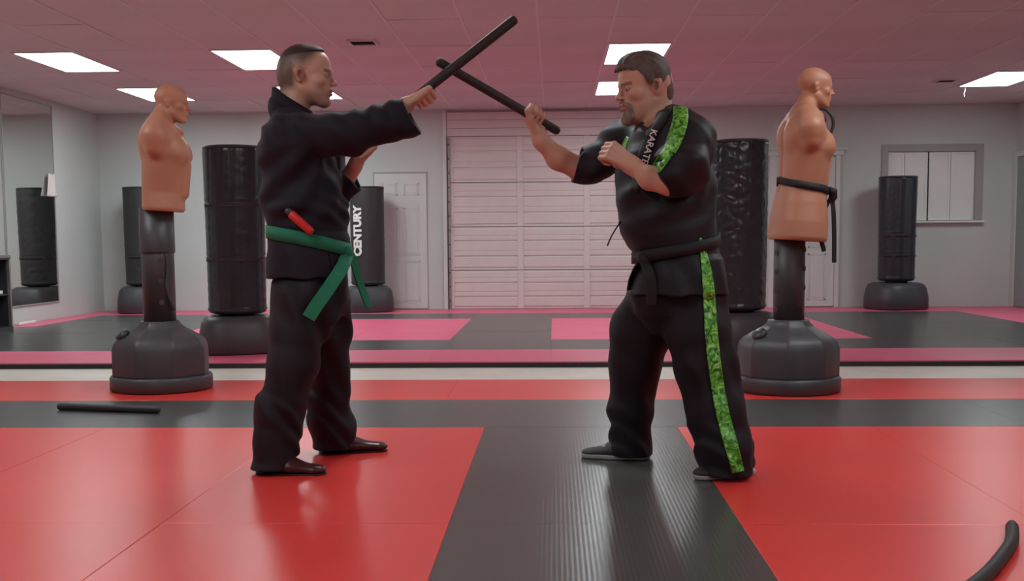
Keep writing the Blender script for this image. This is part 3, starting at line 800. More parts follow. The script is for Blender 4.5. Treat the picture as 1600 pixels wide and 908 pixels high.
def eyes(c, M, sc, base, parent):
    A = np.array(M)
    for g in (-1, 1):
        p = Vector(np.array(c)+A@(np.array((.0835, g*.032, .000))*sc))
        v, f = lathe([(.0125*sc*math.sin(math.pi*i/12)+1e-5, -.0125*sc*math.cos(math.pi*i/12)) for i in range(13)], 16)
        e = link('eye', mesh('eye', [p-Vector(base)+Vector(q) for q in v], f, 'eye_white', True), parent)
        v, f = lathe([(1e-5, .0128*sc), (.004*sc, .0121*sc), (.0058*sc, .0113*sc), (.0058*sc, .010*sc), (1e-5, .010*sc)], 14)
        RM = Vector((0, 0, 1)).rotation_difference(Vector(A[:, 0])).to_matrix()
        link('iris', mesh('iris', [p-Vector(base)+RM@Vector(q) for q in v], f, 'iris', True), e)

# ---------------------------------------------------------------- the man in the green belt (faces +x)
A1 = Vector((-1.05, 4.85, 0))
p1 = thing('person', A1, 'man in black uniform with green belt and short hair, arm stretched out holding a stick', 'person', 'two men sparring with sticks')
YC = 4.85
# head
H1 = at(478, 121, YC); HM1 = rotm((1, .02, 0), R(1)); HS1 = 1.055
s = SDF(H1-Vector((.16, .13, .26)), H1+Vector((.17, .13, .16)), .0034)
head_sdf(s, H1, HM1, HS1, lambda P, E_, C_: (C_((-.030, 0, -.045), (-.058, 0, -.16), .055, .060, .03), C_((-.058, 0, -.16), (-.065, 0, -.23), .060, .075, .03),
         E_((-.07, 0, .0), (.045, .06, .06), .04)))
hv, hq = s.mesh()
# right hand with the stick, and its forearm
G1 = at(660, 148, 4.70)
st1a, st1b = at(649, 153, 4.71), at(806, 29, 4.74)
sd = (st1b-st1a).normalized()
W1 = at(622, 172, 4.68)
s = SDF(G1-Vector((.36, .12, .20)), G1+Vector((.10, .12, .12)), .0034)
w = fist(s, G1-sd*.002, sd, Vector((-.62, .05, .78)), 1, 1.06, lean=84)
s.cone(w, at(560, 200, 4.67), .031, .045, .03)
rv, rq = s.mesh()
# left hand, guarding behind the outstretched arm
G1b = at(572, 228, 4.97); W1b = at(556, 262, 5.01)
s = SDF(G1b-Vector((.25, .15, .30)), G1b+Vector((.12, .15, .12)), .0034)
w = fist(s, G1b, Vector((.25, -.9, .2)), W1b-G1b, -1, 1.0)
s.cone(w, at(528, 302, 5.04), .030, .046, .03)
lv, lq = s.mesh()
# trunk, upper arms and legs under the clothes
bv_, bq_ = bulk((-1.5, 4.45, .02), (-.4, 5.25, 1.62), [
    (at(470, 440, YC), at(462, 330, YC), .12, .12), (at(462, 330, YC), at(462, 220, YC), .12, .13), (at(455, 205, 4.74), at(458, 205, 4.96), .07, .07),
    (at(460, 210, 4.70), at(550, 207, 4.67), .05, .045), (at(550, 207, 4.67), at(580, 195, 4.67), .042, .04), (at(495, 212, 5.0), at(528, 298, 5.05), .05, .045),
    (at(470, 455, 4.77), at(465, 570, 4.70), .075, .055), (at(465, 570, 4.70), at(430, 715, 4.62), .055, .04), (at(475, 455, 4.95), at(512, 570, 5.05), .075, .055), (at(512, 570, 5.05), at(522, 690, 5.08), .055, .04),
    (at(430, 715, 4.62), at(470, 733, 4.60), .04, .03), (at(522, 690, 5.08), at(570, 699, 5.10), .04, .03)])
V, Q = join_q([(hv, hq), (rv, rq), (lv, lq), (bv_, bq_)])
q = headlocal(V, H1, HM1, HS1); nh = len(hv)
skin = np.array((.60, .365, .27)); T = np.tile(skin, (len(V), 1))
ish = np.zeros(len(V)); ish[:nh] = 1
# stubble of the shaved sides, faint beard shadow, lips, brows
side = np.clip((q[:, 2]-(.015+.5*np.maximum(q[:, 0]-.0, 0)))/.05, 0, 1)*np.clip((.065-q[:, 0])/.03, 0, 1)
back = np.clip((-.015-q[:, 0])/.03, 0, 1)*np.clip((q[:, 2]+.065)/.03, 0, 1)
T = mix(T, np.array((.095, .072, .062)), ish*np.maximum(side, back)*.9)
T = mix(T, np.array((.035, .022, .018)), ish*np.clip((q[:, 2]-.075-.25*q[:, 0])/.035, 0, 1)*np.clip((.082-q[:, 0])/.012, 0, 1))
T = mix(T, np.array((.33, .17, .13)), ish*np.clip((-.045-q[:, 2])/.03, 0, 1)*np.clip((q[:, 0]-.0)/.03, 0, 1)*np.clip((q[:, 2]+.125)/.02, 0, 1)*.7)
T = mix(T, np.array((.36, .13, .12)), ish*((np.abs(q[:, 2]+.061) < .012) & (q[:, 0] > .099) & (np.abs(q[:, 1]) < .024)))
T = mix(T, np.array((.10, .065, .05)), ish*((np.abs(q[:, 2]-.0225-.1*np.abs(q[:, 1])*0) < .0055) & (q[:, 0] > .075) & (np.abs(q[:, 1]) > .012) & (np.abs(q[:, 1]) < .052))*.8)
T = mix(T, np.array((.50, .22, .17)), ish*((np.abs(q[:, 1]) > .07) & (q[:, 2] < .03) & (q[:, 2] > -.04) & (q[:, 0] < .02) & (q[:, 0] > -.04))*.6)
T = mix(T, np.array((.20, .075, .06)), ish*((np.abs(q[:, 1]) > .074) & (((q[:, 0]+.006)/.010)**2+((q[:, 2]-.002)/.019)**2 < 1))*.9)  # ear hollow: its shade is painted into the skin tint
link('body', np_mesh('body', V, Q, 'skin', base=A1, tint=T), p1)
eyes(H1, HM1, HS1, A1, p1)
# short dark hair on top
s = SDF(H1-Vector((.16, .13, .1)), H1+Vector((.17, .13, .16)), .0034)
A = np.array(HM1)
s.ell(np.array(H1)+A@(np.array((-.012, 0, .047))*HS1), np.array((.0985, .0755, .0870))*HS1, A, .01)
s.ell(np.array(H1)+A@(np.array((.044, 0, .080))*HS1), np.array((.042, .050, .041))*HS1, A, .02)
s.cut(np.array(H1)+A@(np.array((0, 0, .090))*HS1), A@np.array((.20, 0, -1)))
s.cut(np.array(H1)+A@(np.array((.076, 0, .1))*HS1), A@np.array((1, 0, .1)))
V, Q = s.mesh(); link('hair', np_mesh('hair', V, Q, 'hair_dark', base=A1), p1)

# jacket
s = SDF((-1.48, 4.42, .79), (-.40, 5.26, 1.66), .005)
def sec(rows, Y, b, kx=1.0):
    z, c, a = [], [], []
    for y, l, r in rows:
        pl, pr = at(l, y, Y), at(r, y, Y); z.append((pl.z+pr.z)/2); c.append((pl.x+pr.x)/2); a.append((pr.x-pl.x)/2*kx)
    return z, c, [Y]*len(z), a, b
s.stack(*sec([(433, 421, 541), (400, 420, 544), (372, 421, 545), (362, 424, 541), (345, 417, 543), (318, 412, 541), (290, 410, 533), (260, 408, 525), (225, 408, 515), (203, 413, 503), (188, 425, 494), (176, 436, 488)], YC,
             [.205, .198, .188, .178, .19, .20, .205, .21, .21, .19, .14, .09]), 2.3, .01)
for a, b, ra, rb, k in ((at(448, 212, 4.70), at(545, 208, 4.665), .090, .082, .05), (at(545, 208, 4.665), at(660, 172, 4.69), .080, .072, .03),
                        (at(520, 222, 4.68), at(660, 181, 4.69), .060, .064, .04),
                        (at(475, 210, 5.0), at(515, 215, 5.04), .095, .085, .05), (at(515, 212, 5.04), at(545, 198, 5.02), .06, .045, .05), (at(515, 215, 5.04), at(524, 300, 5.05), .08, .07, .03), (at(524, 300, 5.05), at(562, 272, 5.01), .076, .074, .03)):
    s.cone(a, b, ra, rb, k)
s.cone(at(445, 170, YC), at(455, 180, YC), .075, .10, .04, flat=((0, 1, 0), 1.0))
# cuffs: cut square and hollowed
n1 = (at(668, 152, 4.69)-at(641, 166, 4.69)).normalized()
CP = at(642, 178, 4.69)
sub = s.F.copy()
pl = ((s.x-CP.x)*n1.x+(s.y-CP.y)*n1.y+(s.z-CP.z)*n1.z)
s.F = np.maximum(s.F, np.where(s.x > CP.x-.12, pl, -1).astype(np.float32))
s.cone(at(605, 192, 4.68), at(665, 170, 4.69), .042, .058, .0, 'sub')
CP2 = at(553, 282, 5.02); n2 = (at(575, 245, 5.0)-at(535, 300, 5.03)).normalized()
d = ((s.x-CP2.x)*n2.x+(s.y-CP2.y)*n2.y+(s.z-CP2.z)*n2.z); near_ = (np.sqrt((s.x-CP2.x)**2+(s.y-CP2.y)**2+(s.z-CP2.z)**2) < .15) & (s.x > at(535, 280, 5.02).x)
s.F = np.where(near_, np.maximum(s.F, d), s.F).astype(np.float32)
s.cone(at(545, 288, 5.03), at(575, 258, 5.0), .036, .058, 0, 'sub')
folds(s, [(.006, (14, 10, 38), 0, 1.6, (9, 11, 5), (1.1, 1.5)), (.007, (36, 12, -34), 2, 1.5, (7, 13, 9), (1.04, 1.36)), (.008, (20, 18, 66), 1, 1.6, (14, 8, 4), (1.02, 1.17)),
          (.0035, (40, 8, 12), 1, 1.5, (6, 5, 14), (.75, 1.0)), (.0045, (60, 0, 30), 3, 1.4, (12, 6, 9), (1.36, 1.62))])
# neck opening
s.cone(H1+HM1@Vector((-.055, 0, -.12)), H1+HM1@Vector((-.050, 0, -.27)), .068, .06, .0, 'sub')
s.cut_near(at(462, 168, YC), (.45, 0, 1), at(462, 166, YC), .13)
jv, jq = s.mesh(); jb1 = bvh_np(jv, jq)
jk1 = link('jacket', np_mesh('jacket', jv, jq, 'gi_black', base=A1), p1)
# collar band round the neck
cc = at(457, 166, YC); vs_, fs = [], []
for i in range(48):
    a = 2*math.pi*i/48; ca, sa = math.cos(a), math.sin(a)
    for rr, dz in ((.072, -.035), (.088, -.038), (.080, .030), (.068, .030)):
        z = dz+(.022 if dz > 0 else 0)*(-ca)-.030*ca
        vs_.append(cc+Vector((ca*rr*1.06+.0, sa*rr*1.02, z))-A1)
for i in range(48):
    j = (i+1) % 48
    for k in range(4): fs.append((i*4+k, j*4+k, j*4+(k+1) % 4, i*4+(k+1) % 4))
link('collar', mesh('collar', vs_, fs, 'gi_black', True), jk1)
# hem seam of the jacket's overlap
v, f = surf_ribbon(jb1, [(512, 385), (518, 405), (524, 430)], [1.2, 1.2, 1.2], 12, 2, .002, .002); add_surf('overlap_edge', v, f, 'gi_black', A1, jk1)

# trousers
s = SDF((-1.55, 4.36, .0), (-.5, 5.36, 1.06), .0055)
s.stack(*sec([(500, 430, 540), (470, 428, 545), (440, 428, 543), (425, 430, 540)], YC, [.17, .18, .175, .16]), 2.3, .02)
def leg(s, rows, Y, dr=1.0, k=.03, deep=1.12):
    pr = None
    for (y, l, r), Yy in zip(rows, Y):
        c = at((l+r)/2, y, Yy); rad = (r-l)/2*Yy/FPX*dr
        if pr: s.cone(pr[0], c, pr[1], rad, k, flat=((0, 1, 0), deep))
        pr = (c, rad)
leg(s, [(470, 430, 522), (520, 424, 508), (570, 417, 500), (640, 401, 478), (695, 396, 466), (730, 392, 458)], [4.76, 4.73, 4.70, 4.66, 4.63, 4.61])
leg(s, [(470, 455, 544), (520, 468, 549), (570, 478, 549), (630, 480, 546), (665, 483, 554), (698, 493, 552), (712, 496, 552)], [4.93, 5.0, 5.04, 5.06, 5.07, 5.07, 5.07])
s.cone(at(430, 722, 4.62), at(425, 742, 4.61), .060, .07, 0, 'sub'); s.cone(at(522, 695, 5.07), at(522, 715, 5.07), .055, .06, 0, 'sub')
folds(s, [(.006, (30, 14, 9), 0, 1.4, (5, 5, 9), (.25, .96)), (.006, (12, 26, -6), 2, 1.4, (8, 4, 7), (.2, .9)), (.006, (22, 16, 44), 1, 2.6, (16, 14, 9), (-.1, .34)), (.005, (48, 10, 14), .5, 1.2, (6, 9, 12), (.2, .98))])
s.cut((0, 0, .022), (0, 0, -1))
pv, pq = s.mesh(); tr1 = link('trousers', np_mesh('trousers', pv, pq, 'pants_black', base=A1), p1)
shoe(at(506, 741, 4.585), at(400, 738, 4.61), .105, .072, A1, 'shoe_maroon', False, p1)
shoe(at(603, 703, 5.11), at(497, 707, 5.06), .105, .072, A1, 'shoe_maroon', False, p1)
# belt
cb1 = at(482, 370, YC)
z_back, z_front = at(420, 360, YC).z, at(545, 392, YC).z
zf = lambda a: (z_back+z_front)/2+(z_front-z_back)/2*math.cos(a)*.9+.012*math.sin(a)**2
v, f, rad = belt_loop(jb1, (cb1.x, YC), zf, .056, .002, .004)
be1 = link('belt', mesh('belt', [p-A1 for p in v], f, 'belt_green', True), p1); be1['label'] = 'green cloth belt'
kn = at(543, 393, 4.80)
v, f = tube([kn+Vector((-.03, .02, .02)), kn+Vector((-.002, -.005, .004)), kn+Vector((.0, .0, -.02)), kn+Vector((-.012, 0, -.045))], [.016, .026, .025, .014], 12)
link('knot', mesh('knot', [q_-A1 for q_ in v], f, 'belt_green', True), be1)
def tail(pp, wd, wid, mname, par, base, th=.006, n=20):
    v, f = ribbon(smooth_path(pp, n), wd, wid, th); return link('tail', mesh('tail', [q_-base for q_ in v], f, mname), par)
tail([kn, at(536, 415, 4.72), at(515, 448, 4.64), at(494, 478, 4.60), at(482, 497, 4.585)], (.82, .1, -.57), .056, 'belt_green', be1, A1)
tail([kn, at(551, 405, 4.83), at(559, 430, 4.86), at(565, 450, 4.87), at(577, 480, 4.88)], (.45, .85, .1), .046, 'belt_green', be1, A1)
# red practice baton tucked into the belt
b0, b1 = at(449, 329, 4.62), at(488, 364, 4.625)
rb = thing('red_baton', at(470, 348, 4.62), 'red rubber baton with grey tip tucked into the green belt', 'baton')
Bb = Vector(rb.location); dd = (b1-b0)
v, f = tube([b0-Bb+dd*t_ for t_ in (.12, .16, .5, .9, 1.0)], [.014, .018, .018, .017, .014], 14); link('handle', mesh('handle', v, f, 'red_rubber', True), rb)
v, f = tube([b0-Bb+dd*t_ for t_ in (-.05, 0, .13)], [.008, .014, .014], 14); link('tip', mesh('tip', v, f, 'grey_plastic', True), rb)

# ---------------------------------------------------------------- the bearded man (faces -x, a little to the camera)
A2 = Vector((.5, 4.75, 0))
p2_ = thing('person', A2, 'bearded man in black uniform with green camouflage stripes, stick raised in one hand', 'person', 'two men sparring with sticks')
Y2 = 4.75
H2 = at(1007, 139, Y2); HM2 = rotm((-1, -.42, -.06), R(4)); HS2 = 1.07
s = SDF(H2-Vector((.18, .17, .30)), H2+Vector((.18, .17, .18)), .0034)
head_sdf(s, H2, HM2, HS2, lambda P, E_, C_: (C_((-.026, 0, -.045), (-.050, 0, -.15), .066, .072, .03), C_((-.050, 0, -.15), (-.05, 0, -.22), .074, .10, .03),
         C_((.03, 0, -.095), (-.02, 0, -.13), .04, .05, .04), E_((-.06, 0, .0), (.05, .062, .06), .04)))
s.ell(at(1024, 214, 4.68), (.075, .075, .070), None, .02)
hv, hq = s.mesh()
# far hand with stick
st2a, st2b = at(873, 206, 4.965), at(683, 95, 4.765)
sd2 = (st2b-st2a).normalized()
G2 = at(834, 183.5, 0); G2 = st2a+sd2*((Vector(at(834, 183.5, 4.925))-st2a).dot(sd2))
E2 = at(912, 267, 5.0); W2 = at(848, 207, 4.95)
s = SDF(G2-Vector((.12, .14, .34)), G2+Vector((.32, .18, .12)), .0034)
w = fist(s, G2, sd2, Vector((.12, 0, -1)), -1, 1.02, lean=45, wr=.032)
s.cone(w, at(872, 247, 4.965), .033, .048, .03); s.cone(at(872, 247, 4.965), E2, .048, .052, .03); s.cone(E2, at(950, 250, 4.99), .054, .058, .03)
rv, rq = s.mesh()
# near hand, a fist before the chest
G2b = at(955, 243, 4.50); E2b = at(1046, 284, 4.40)
s = SDF(G2b-Vector((.12, .20, .22)), G2b+Vector((.34, .16, .14)), .0034)
w = fist(s, G2b, Vector((.45, .30, .80)), Vector((.86, -.10, -.50)), -1, .98, lean=0, wr=.031)
s.cone(w, at(1016, 279, 4.43), .031, .042, .03); s.cone(at(1016, 279, 4.43), E2b, .042, .046, .03); s.cone(E2b, at(1062, 255, 4.42), .052, .055, .03)
lv, lq = s.mesh()
bv_, bq_ = bulk((-.1, 4.2, .02), (1.05, 5.2, 1.62), [
    (at(1060, 430, Y2), at(1045, 330, Y2), .14, .15), (at(1045, 330, Y2), at(1045, 230, Y2), .15, .14), (at(1058, 205, 4.60), at(1020, 205, 4.92), .08, .08),
    (at(1075, 205, 4.55), at(1055, 268, 4.42), .06, .05), (at(990, 220, 4.95), at(930, 262, 4.99), .06, .05),
    (at(1085, 440, 4.66), at(1105, 570, 4.60), .09, .06), (at(1105, 570, 4.60), at(1138, 715, 4.54), .06, .045), (at(1030, 440, 4.85), at(993, 570, 4.92), .09, .06), (at(993, 570, 4.92), at(985, 690, 4.93), .06, .045),
    (at(1138, 715, 4.54), at(1110, 738, 4.52), .04, .03), (at(985, 690, 4.93), at(945, 706, 4.93), .04, .03)])
V, Q = join_q([(hv, hq), (rv, rq), (lv, lq), (bv_, bq_)])
q = headlocal(V, H2, HM2, HS2); nh = len(hv)
skin = np.array((.62, .36, .265)); T = np.tile(skin, (len(V), 1)); ish = np.zeros(len(V)); ish[:nh] = 1
T = mix(T, np.array((.40, .15, .13)), ish*((np.abs(q[:, 2]+.061) < .010) & (q[:, 0] > .100) & (np.abs(q[:, 1]) < .022)))
T = mix(T, np.array((.11, .08, .06)), ish*((np.abs(q[:, 2]-.023) < .006) & (q[:, 0] > .072) & (np.abs(q[:, 1]) > .012) & (np.abs(q[:, 1]) < .054))*.75)
T = mix(T, np.array((.36, .20, .15)), ish*np.clip((-.05-q[:, 2])/.02, 0, 1)*np.clip((q[:, 0]-.02)/.03, 0, 1)*.5)
T = mix(T, np.array((.55, .23, .18)), ish*((np.abs(q[:, 1]) > .07) & (q[:, 2] < .03) & (q[:, 2] > -.04) & (q[:, 0] < .02))*.6)
T = mix(T, np.array((.20, .075, .06)), ish*((np.abs(q[:, 1]) > .074) & (((q[:, 0]+.006)/.010)**2+((q[:, 2]-.002)/.019)**2 < 1))*.9)  # darker tint stands in for the shade inside the ear
link('body', np_mesh('body', V, Q, 'skin', base=A2, tint=T), p2_)
eyes(H2, HM2, HS2, A2, p2_)
# hair: full on top, swept over the forehead, cropped at the nape
A = np.array(HM2); L2 = lambda x, y, z: np.array(H2)+A@(np.array((x, y, z))*HS2)
s = SDF(H2-Vector((.18, .17, .14)), H2+Vector((.18, .17, .19)), .0034)
s.ell(L2(-.010, 0, .050), np.array((.104, .084, .096))*HS2, A, .01)
s.ell(L2(.040, 0, .092), np.array((.062, .062, .048))*HS2, A, .02)
s.ell(L2(-.060, 0, -.010), np.array((.054, .071, .076))*HS2, A, .02)
for g in (-1, 1):
    s.cone(L2(.012, g*.074, .040), L2(.004, g*.076, .004), .013*HS2, .008*HS2, .015)
    s.cone(L2(.085, g*.035, .088), L2(.094, g*.050, .062), .012*HS2, .008*HS2, .015)
hair_x = ((s.x-H2.x)*A[0, 0]+(s.y-H2.y)*A[1, 0]+(s.z-H2.z)*A[2, 0])/HS2
hair_y = ((s.x-H2.x)*A[0, 1]+(s.y-H2.y)*A[1, 1]+(s.z-H2.z)*A[2, 1])/HS2
hair_z = ((s.x-H2.x)*A[0, 2]+(s.y-H2.y)*A[1, 2]+(s.z-H2.z)*A[2, 2])/HS2
line = np.interp(hair_x.ravel(), [-.2, -.03, -.015, .018, .035, .060, .085, .13], [-.075, -.055, .028, .010, .050, .066, .080, .075]).reshape(hair_x.shape)
s.F = np.maximum(s.F, ((line-hair_z)*.05).astype(np.float32)*8)
s.F = s.F+(.0018*np.sin(hair_y*260+hair_x*60+2*np.sin(hair_x*50))).astype(np.float32)
V, Q = s.mesh(); link('hair', np_mesh('hair', V, Q, 'hair_brown', base=A2), p2_)
# goatee and moustache
s = SDF(H2-Vector((.20, .19, .20)), H2+Vector((.12, .12, .02)), .0034)
s.ell(L2(.080, 0, -.101), np.array((.031, .032, .030))*HS2, A, .01)
s.ell(L2(.088, 0, -.114), np.array((.020, .020, .018))*HS2, A, .02)
for g in (-1, 1):
    s.cone(L2(.104, g*.010, -.046), L2(.090, g*.030, -.062), .0075*HS2, .008*HS2, .01)
    s.cone(L2(.090, g*.030, -.062), L2(.078, g*.030, -.100), .009*HS2, .013*HS2, .015)
V, Q = s.mesh(); link('beard', np_mesh('beard', V, Q, 'beard', base=A2), p2_)

# jacket
s = SDF((-.12, 4.18, .70), (1.10, 5.22, 1.66), .005)
s.stack(*sec([(458, 984, 1136), (430, 988, 1134), (405, 997, 1129), (396, 992, 1123), (385, 981, 1121), (365, 970, 1119), (335, 964, 1117), (300, 963, 1116), (262, 966, 1114), (232, 972, 1112), (210, 984, 1106), (193, 1000, 1096), (178, 1018, 1080), (168, 1026, 1066)], Y2,
             [.262, .255, .238, .225, .235, .245, .25, .255, .255, .255, .245, .21, .15, .10]), 2.3, .01)
for a, b, ra, rb, k in ((at(1055, 210, 4.56), at(1074, 228, 4.52), .108, .108, .06), (at(1074, 224, 4.52), at(1066, 262, 4.42), .102, .098, .04), (at(1068, 262, 4.42), at(1036, 277, 4.41), .098, .088, .04),
                        (at(1000, 210, 4.92), at(975, 225, 4.98), .10, .098, .06), (at(975, 225, 4.98), at(925, 258, 5.0), .092, .082, .04), (at(925, 258, 5.0), at(900, 258, 4.99), .080, .076, .03)):
    s.cone(a, b, ra, rb, k)
# openings of the short sleeves
def opening(s, c, nrm, reach, c0, c1, r0, r1):
    n = Vector(nrm).normalized(); d = (s.x-c.x)*n.x+(s.y-c.y)*n.y+(s.z-c.z)*n.z
    nr = np.sqrt((s.x-c.x)**2+(s.y-c.y)**2+(s.z-c.z)**2) < reach
    s.F = np.where(nr, np.maximum(s.F, d), s.F).astype(np.float32)
    s.cone(c0, c1, r0, r1, 0, 'sub')
opening(s, at(1031, 281, 4.40), Vector((-.80, -.10, -.35)), .135, at(1055, 270, 4.41), at(1005, 285, 4.41), .070, .078)
opening(s, at(901, 257, 4.99), Vector((-.96, -.05, .26)), .13, at(935, 262, 5.0), at(885, 252, 4.99), .060, .066)
folds(s, [(.006, (16, 12, 34), 0, 1.6, (8, 9, 6), (1.12, 1.48)), (.006, (30, 14, -28), 2, 1.5, (7, 11, 9), (1.0, 1.38)), (.004, (44, 10, 10), 1, 1.3, (6, 5, 12), (.66, .95)), (.003, (40, 20, 40), 1, 1.4, (9, 7, 9), (1.3, 1.6))])
# V neck
s.cone(H2+HM2@Vector((-.05, 0, -.12)), H2+HM2@Vector((-.045, 0, -.28)), .085, .078, .0, 'sub')
s.cone(at(1016, 168, 4.66), at(1005, 206, 4.46), .072, .014, 0, 'sub')
s.cut_near(at(1040, 165, Y2), (-.55, -.12, 1), at(1030, 165, Y2), .15)
jv, jq = s.mesh(); jb2 = bvh_np(jv, jq)
jk2 = link('jacket', np_mesh('jacket', jv, jq, 'gi_black_satin', base=A2), p2_)
# lapel bands
for path, hw in (([(1046, 160), (1034, 186), (1020, 205), (1008, 232), (1000, 262), (990, 300)], [6, 7, 8, 8, 8, 7]), ([(990, 188), (996, 200), (1005, 214), (1010, 228)], [4, 5, 5, 4])):
    v, f = surf_ribbon(jb2, path, hw, 30, 4, .002, .005)
    if f: add_surf('lapel', v, f, 'gi_black_satin', A2, jk2, .004)
# green shoulder stripes
v, f = surf_ribbon(jb2, [(1063, 166), (1063, 188), (1056, 212), (1046, 236)], [11, 12, 12, 10], 28, 8); o = add_surf('stripe', v, f, 'green_camo', A2, jk2); o['label'] = 'green camouflage stripe over the shoulder'
v, f = surf_ribbon(jb2, [(1046, 236), (1036, 248), (1026, 262), (1019, 270)], [9, 9, 8, 6], 20, 8); add_surf('stripe', v, f, 'green_camo', A2, jk2)
v, f = surf_ribbon(jb2, [(981, 214), (975, 228), (972, 242)], [2.5, 3.5, 3.5], 12, 4); add_surf('stripe', v, f, 'green_camo', A2, jk2)
# white lettering down the lapel
tm = text_mesh('KARATE', .05, .0008)
xs = [v.co.x for v in tm.vertices]; mn, mx_ = min(xs), max(xs)
for v_ in tm.vertices:
    u = (v_.co.x-mn)/(mx_-mn); c0, c1 = Vector((1022, 203)), Vector((1006, 256)); ax = (c1-c0); nn = Vector((-ax.y, ax.x)).normalized()
    pz = c0+ax*u-nn*(v_.co.y/.05*15)
    h = project(jb2, pz.x, pz.y, lift=.012); v_.co = (h-A2) if h else Vector((0, 0, 0))
tm.materials.clear(); tm.materials.append(MATS['white_print']); o = link('lettering', tm, jk2); o['label'] = 'white lettering running down the lapel'

# trousers
s = SDF((-.08, 4.1, .0), (1.12, 5.24, 1.06), .0055)
s.stack(*sec([(520, 1015, 1100), (490, 990, 1122), (460, 984, 1128), (430, 996, 1126), (405, 1006, 1120)], Y2, [.12, .185, .205, .205, .19]), 2.3, .05)
leg(s, [(470, 1030, 1132), (520, 1042, 1140), (570, 1056, 1148), (640, 1074, 1160), (700, 1088, 1172), (735, 1094, 1178)], [4.68, 4.64, 4.61, 4.57, 4.54, 4.53])
leg(s, [(470, 975, 1062), (520, 958, 1050), (570, 950, 1036), (640, 952, 1017), (690, 954, 1018), (716, 956, 1019)], [4.84, 4.88, 4.91, 4.92, 4.93, 4.93])
s.cone(at(1136, 725, 4.54), at(1136, 750, 4.54), .075, .08, 0, 'sub'); s.cone(at(985, 700, 4.93), at(985, 722, 4.93), .06, .065, 0, 'sub')
folds(s, [(.0055, (28, 14, 8), 0, 1.4, (5, 5, 8), (.2, .96)), (.0055, (12, 24, -6), 2, 1.4, (8, 4, 7), (.15, .9)), (.005, (20, 14, 44), 1, 2.6, (16, 14, 9), (-.1, .26)), (.004, (44, 10, 12), .5, 1.2, (6, 9, 12), (.2, .98))])
s.cut((0, 0, .018), (0, 0, -1))
pv, pq = s.mesh(); tb2 = bvh_np(pv, pq); tr2 = link('trousers', np_mesh('trousers', pv, pq, 'pants_black', base=A2), p2_)
both = bvh_np(*join_q([(pv, pq), (jv, jq)]))
v, f = surf_ribbon(both, [(1094, 372), (1099, 395), (1105, 430), (1109, 480), (1112, 530), (1118, 580), (1128, 640), (1141, 690), (1148, 715), (1153, 738)], [2, 5, 8, 9.5, 10, 10, 10.5, 10.5, 10, 9.5], 90, 8)
o = add_surf('stripe', v, f, 'green_camo', A2, tr2); o['label'] = 'green camouflage stripe down the trouser leg'
shoe(at(1093, 748, 4.48), at(1172, 738, 4.60), .115, .085, A2, 'shoe_black', True, p2_, pointed=.9)
shoe(at(916, 715, 4.95), at(1012, 717, 4.92), .115, .085, A2, 'shoe_black', True, p2_, pointed=.9)
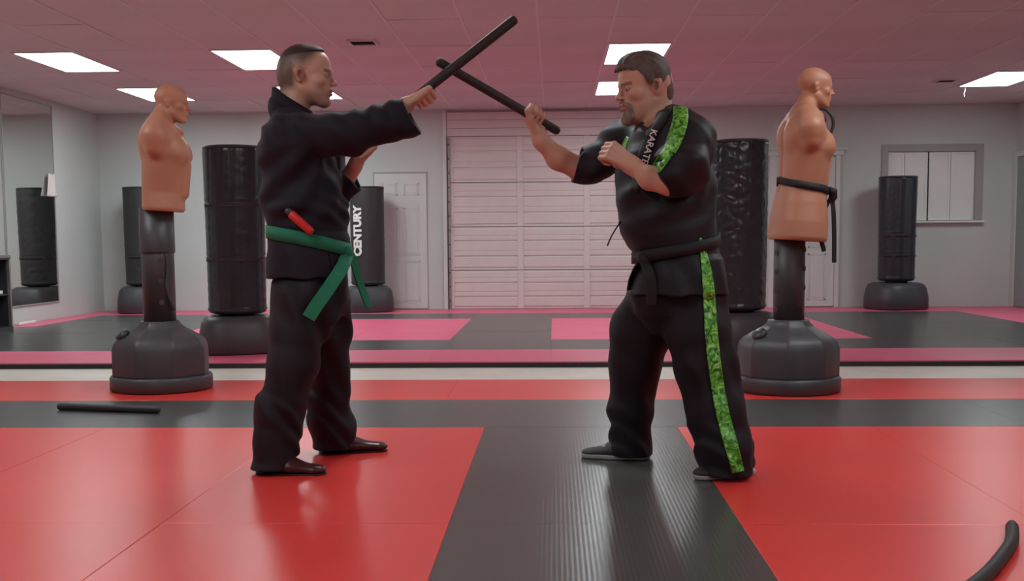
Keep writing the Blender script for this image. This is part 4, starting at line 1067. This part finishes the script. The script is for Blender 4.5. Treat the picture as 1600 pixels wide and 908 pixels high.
# black belt under the belly
cb2 = at(1064, 405, Y2); zk = at(1003, 404, Y2).z; zb2 = at(1125, 372, Y2).z
zf2 = lambda a: (zk+zb2)/2+(zb2-zk)/2*math.cos(a)
v, f, rad = belt_loop(jb2, (cb2.x, Y2), zf2, .046, .002, .006)
be2 = link('belt', mesh('belt', [q_-A2 for q_ in v], f, 'belt_black', True), p2_); be2['label'] = 'black cloth belt'
kn = at(1006, 405, 4.58)
v, f = tube([kn+Vector((-.02, .03, .01)), kn+Vector((0, 0, .004)), kn+Vector((.012, -.005, -.012)), kn+Vector((.02, 0, -.04))], [.014, .026, .025, .014], 12)
link('knot', mesh('knot', [q_-A2 for q_ in v], f, 'belt_black', True), be2)
tail([kn, at(1013, 425, 4.52), at(1018, 450, 4.52), at(1017, 476, 4.53)], (.95, .2, 0), .042, 'belt_black', be2, A2)
tail([kn, at(996, 418, 4.66), at(988, 436, 4.70), at(985, 452, 4.72)], (.6, .7, 0), .042, 'belt_black', be2, A2)
# thin tie sticking out at the side of the jacket
v, f = ribbon(smooth_path([at(970, 346, 4.70), at(962, 358, 4.68), at(955, 370, 4.67), at(949, 384, 4.66)], 10), (.3, .9, .2), .014, .004)
link('tie_string', mesh('tie_string', [q_-A2 for q_ in v], f, 'belt_black'), jk2)

# ================================================================== STICKS
def stick(a, b, r, label, group='padded practice sticks', bend=0):
    t = thing('practice_stick', a, label, 'stick', group); d = Vector(b)-Vector(a)
    pts = [d*u for u in (0, .004, .012, .03, .5, .97, .988, .996, 1)]
    v, f = tube(pts, [r*k for k in (.6, .8, .95, 1, 1, 1, .95, .8, .6)], 20); link('padding', mesh('padding', v, f, 'foam_black', True), t)
    n = d.normalized()
    for u in (0, 1):
        v, f = tube([d*u+n*(.002 if u == 0 else -.002), d*u-n*(.002 if u == 0 else -.002)], r*.55, 14); link('end_cap', mesh('end_cap', v, f, 'black_plastic', True), t)
    return t
stick(st1a, st1b, .0205, 'black padded stick held up by the man in the green belt')
stick(st2a, st2b, .0195, 'black padded stick gripped in the bearded man\'s raised hand')
sa, sb = Vector((-2.90, 6.38, .021)), Vector((-2.255, 6.25, .021))
stick(sa, sb, .021, 'straight black padded stick lying on the black mat, left')
CURL = [(1.51, 3.69, .022), (1.425, 3.48, .022), (1.335, 3.32, .022), (1.235, 3.16, .022), (1.14, 3.027, .022), (1.05, 2.916, .022)]
t = thing('practice_stick', (1.36, 3.45, 0), 'bent black padded stick lying on the red mat, lower right corner', 'stick', 'padded practice sticks')
B = Vector(t.location)
pts = [p-B for p in smooth_path(CURL, 30)]
v, f = tube(pts, [.015]+[.021]*28+[.015], 18); link('padding', mesh('padding', v, f, 'foam_black', True), t)
for u in (0, -1):
    n = (pts[1]-pts[0]).normalized() if u == 0 else (pts[-1]-pts[-2]).normalized()
    v, f = tube([pts[u]-n*.002, pts[u]+n*.002], .013, 14); link('end_cap', mesh('end_cap', v, f, 'black_plastic', True), t)
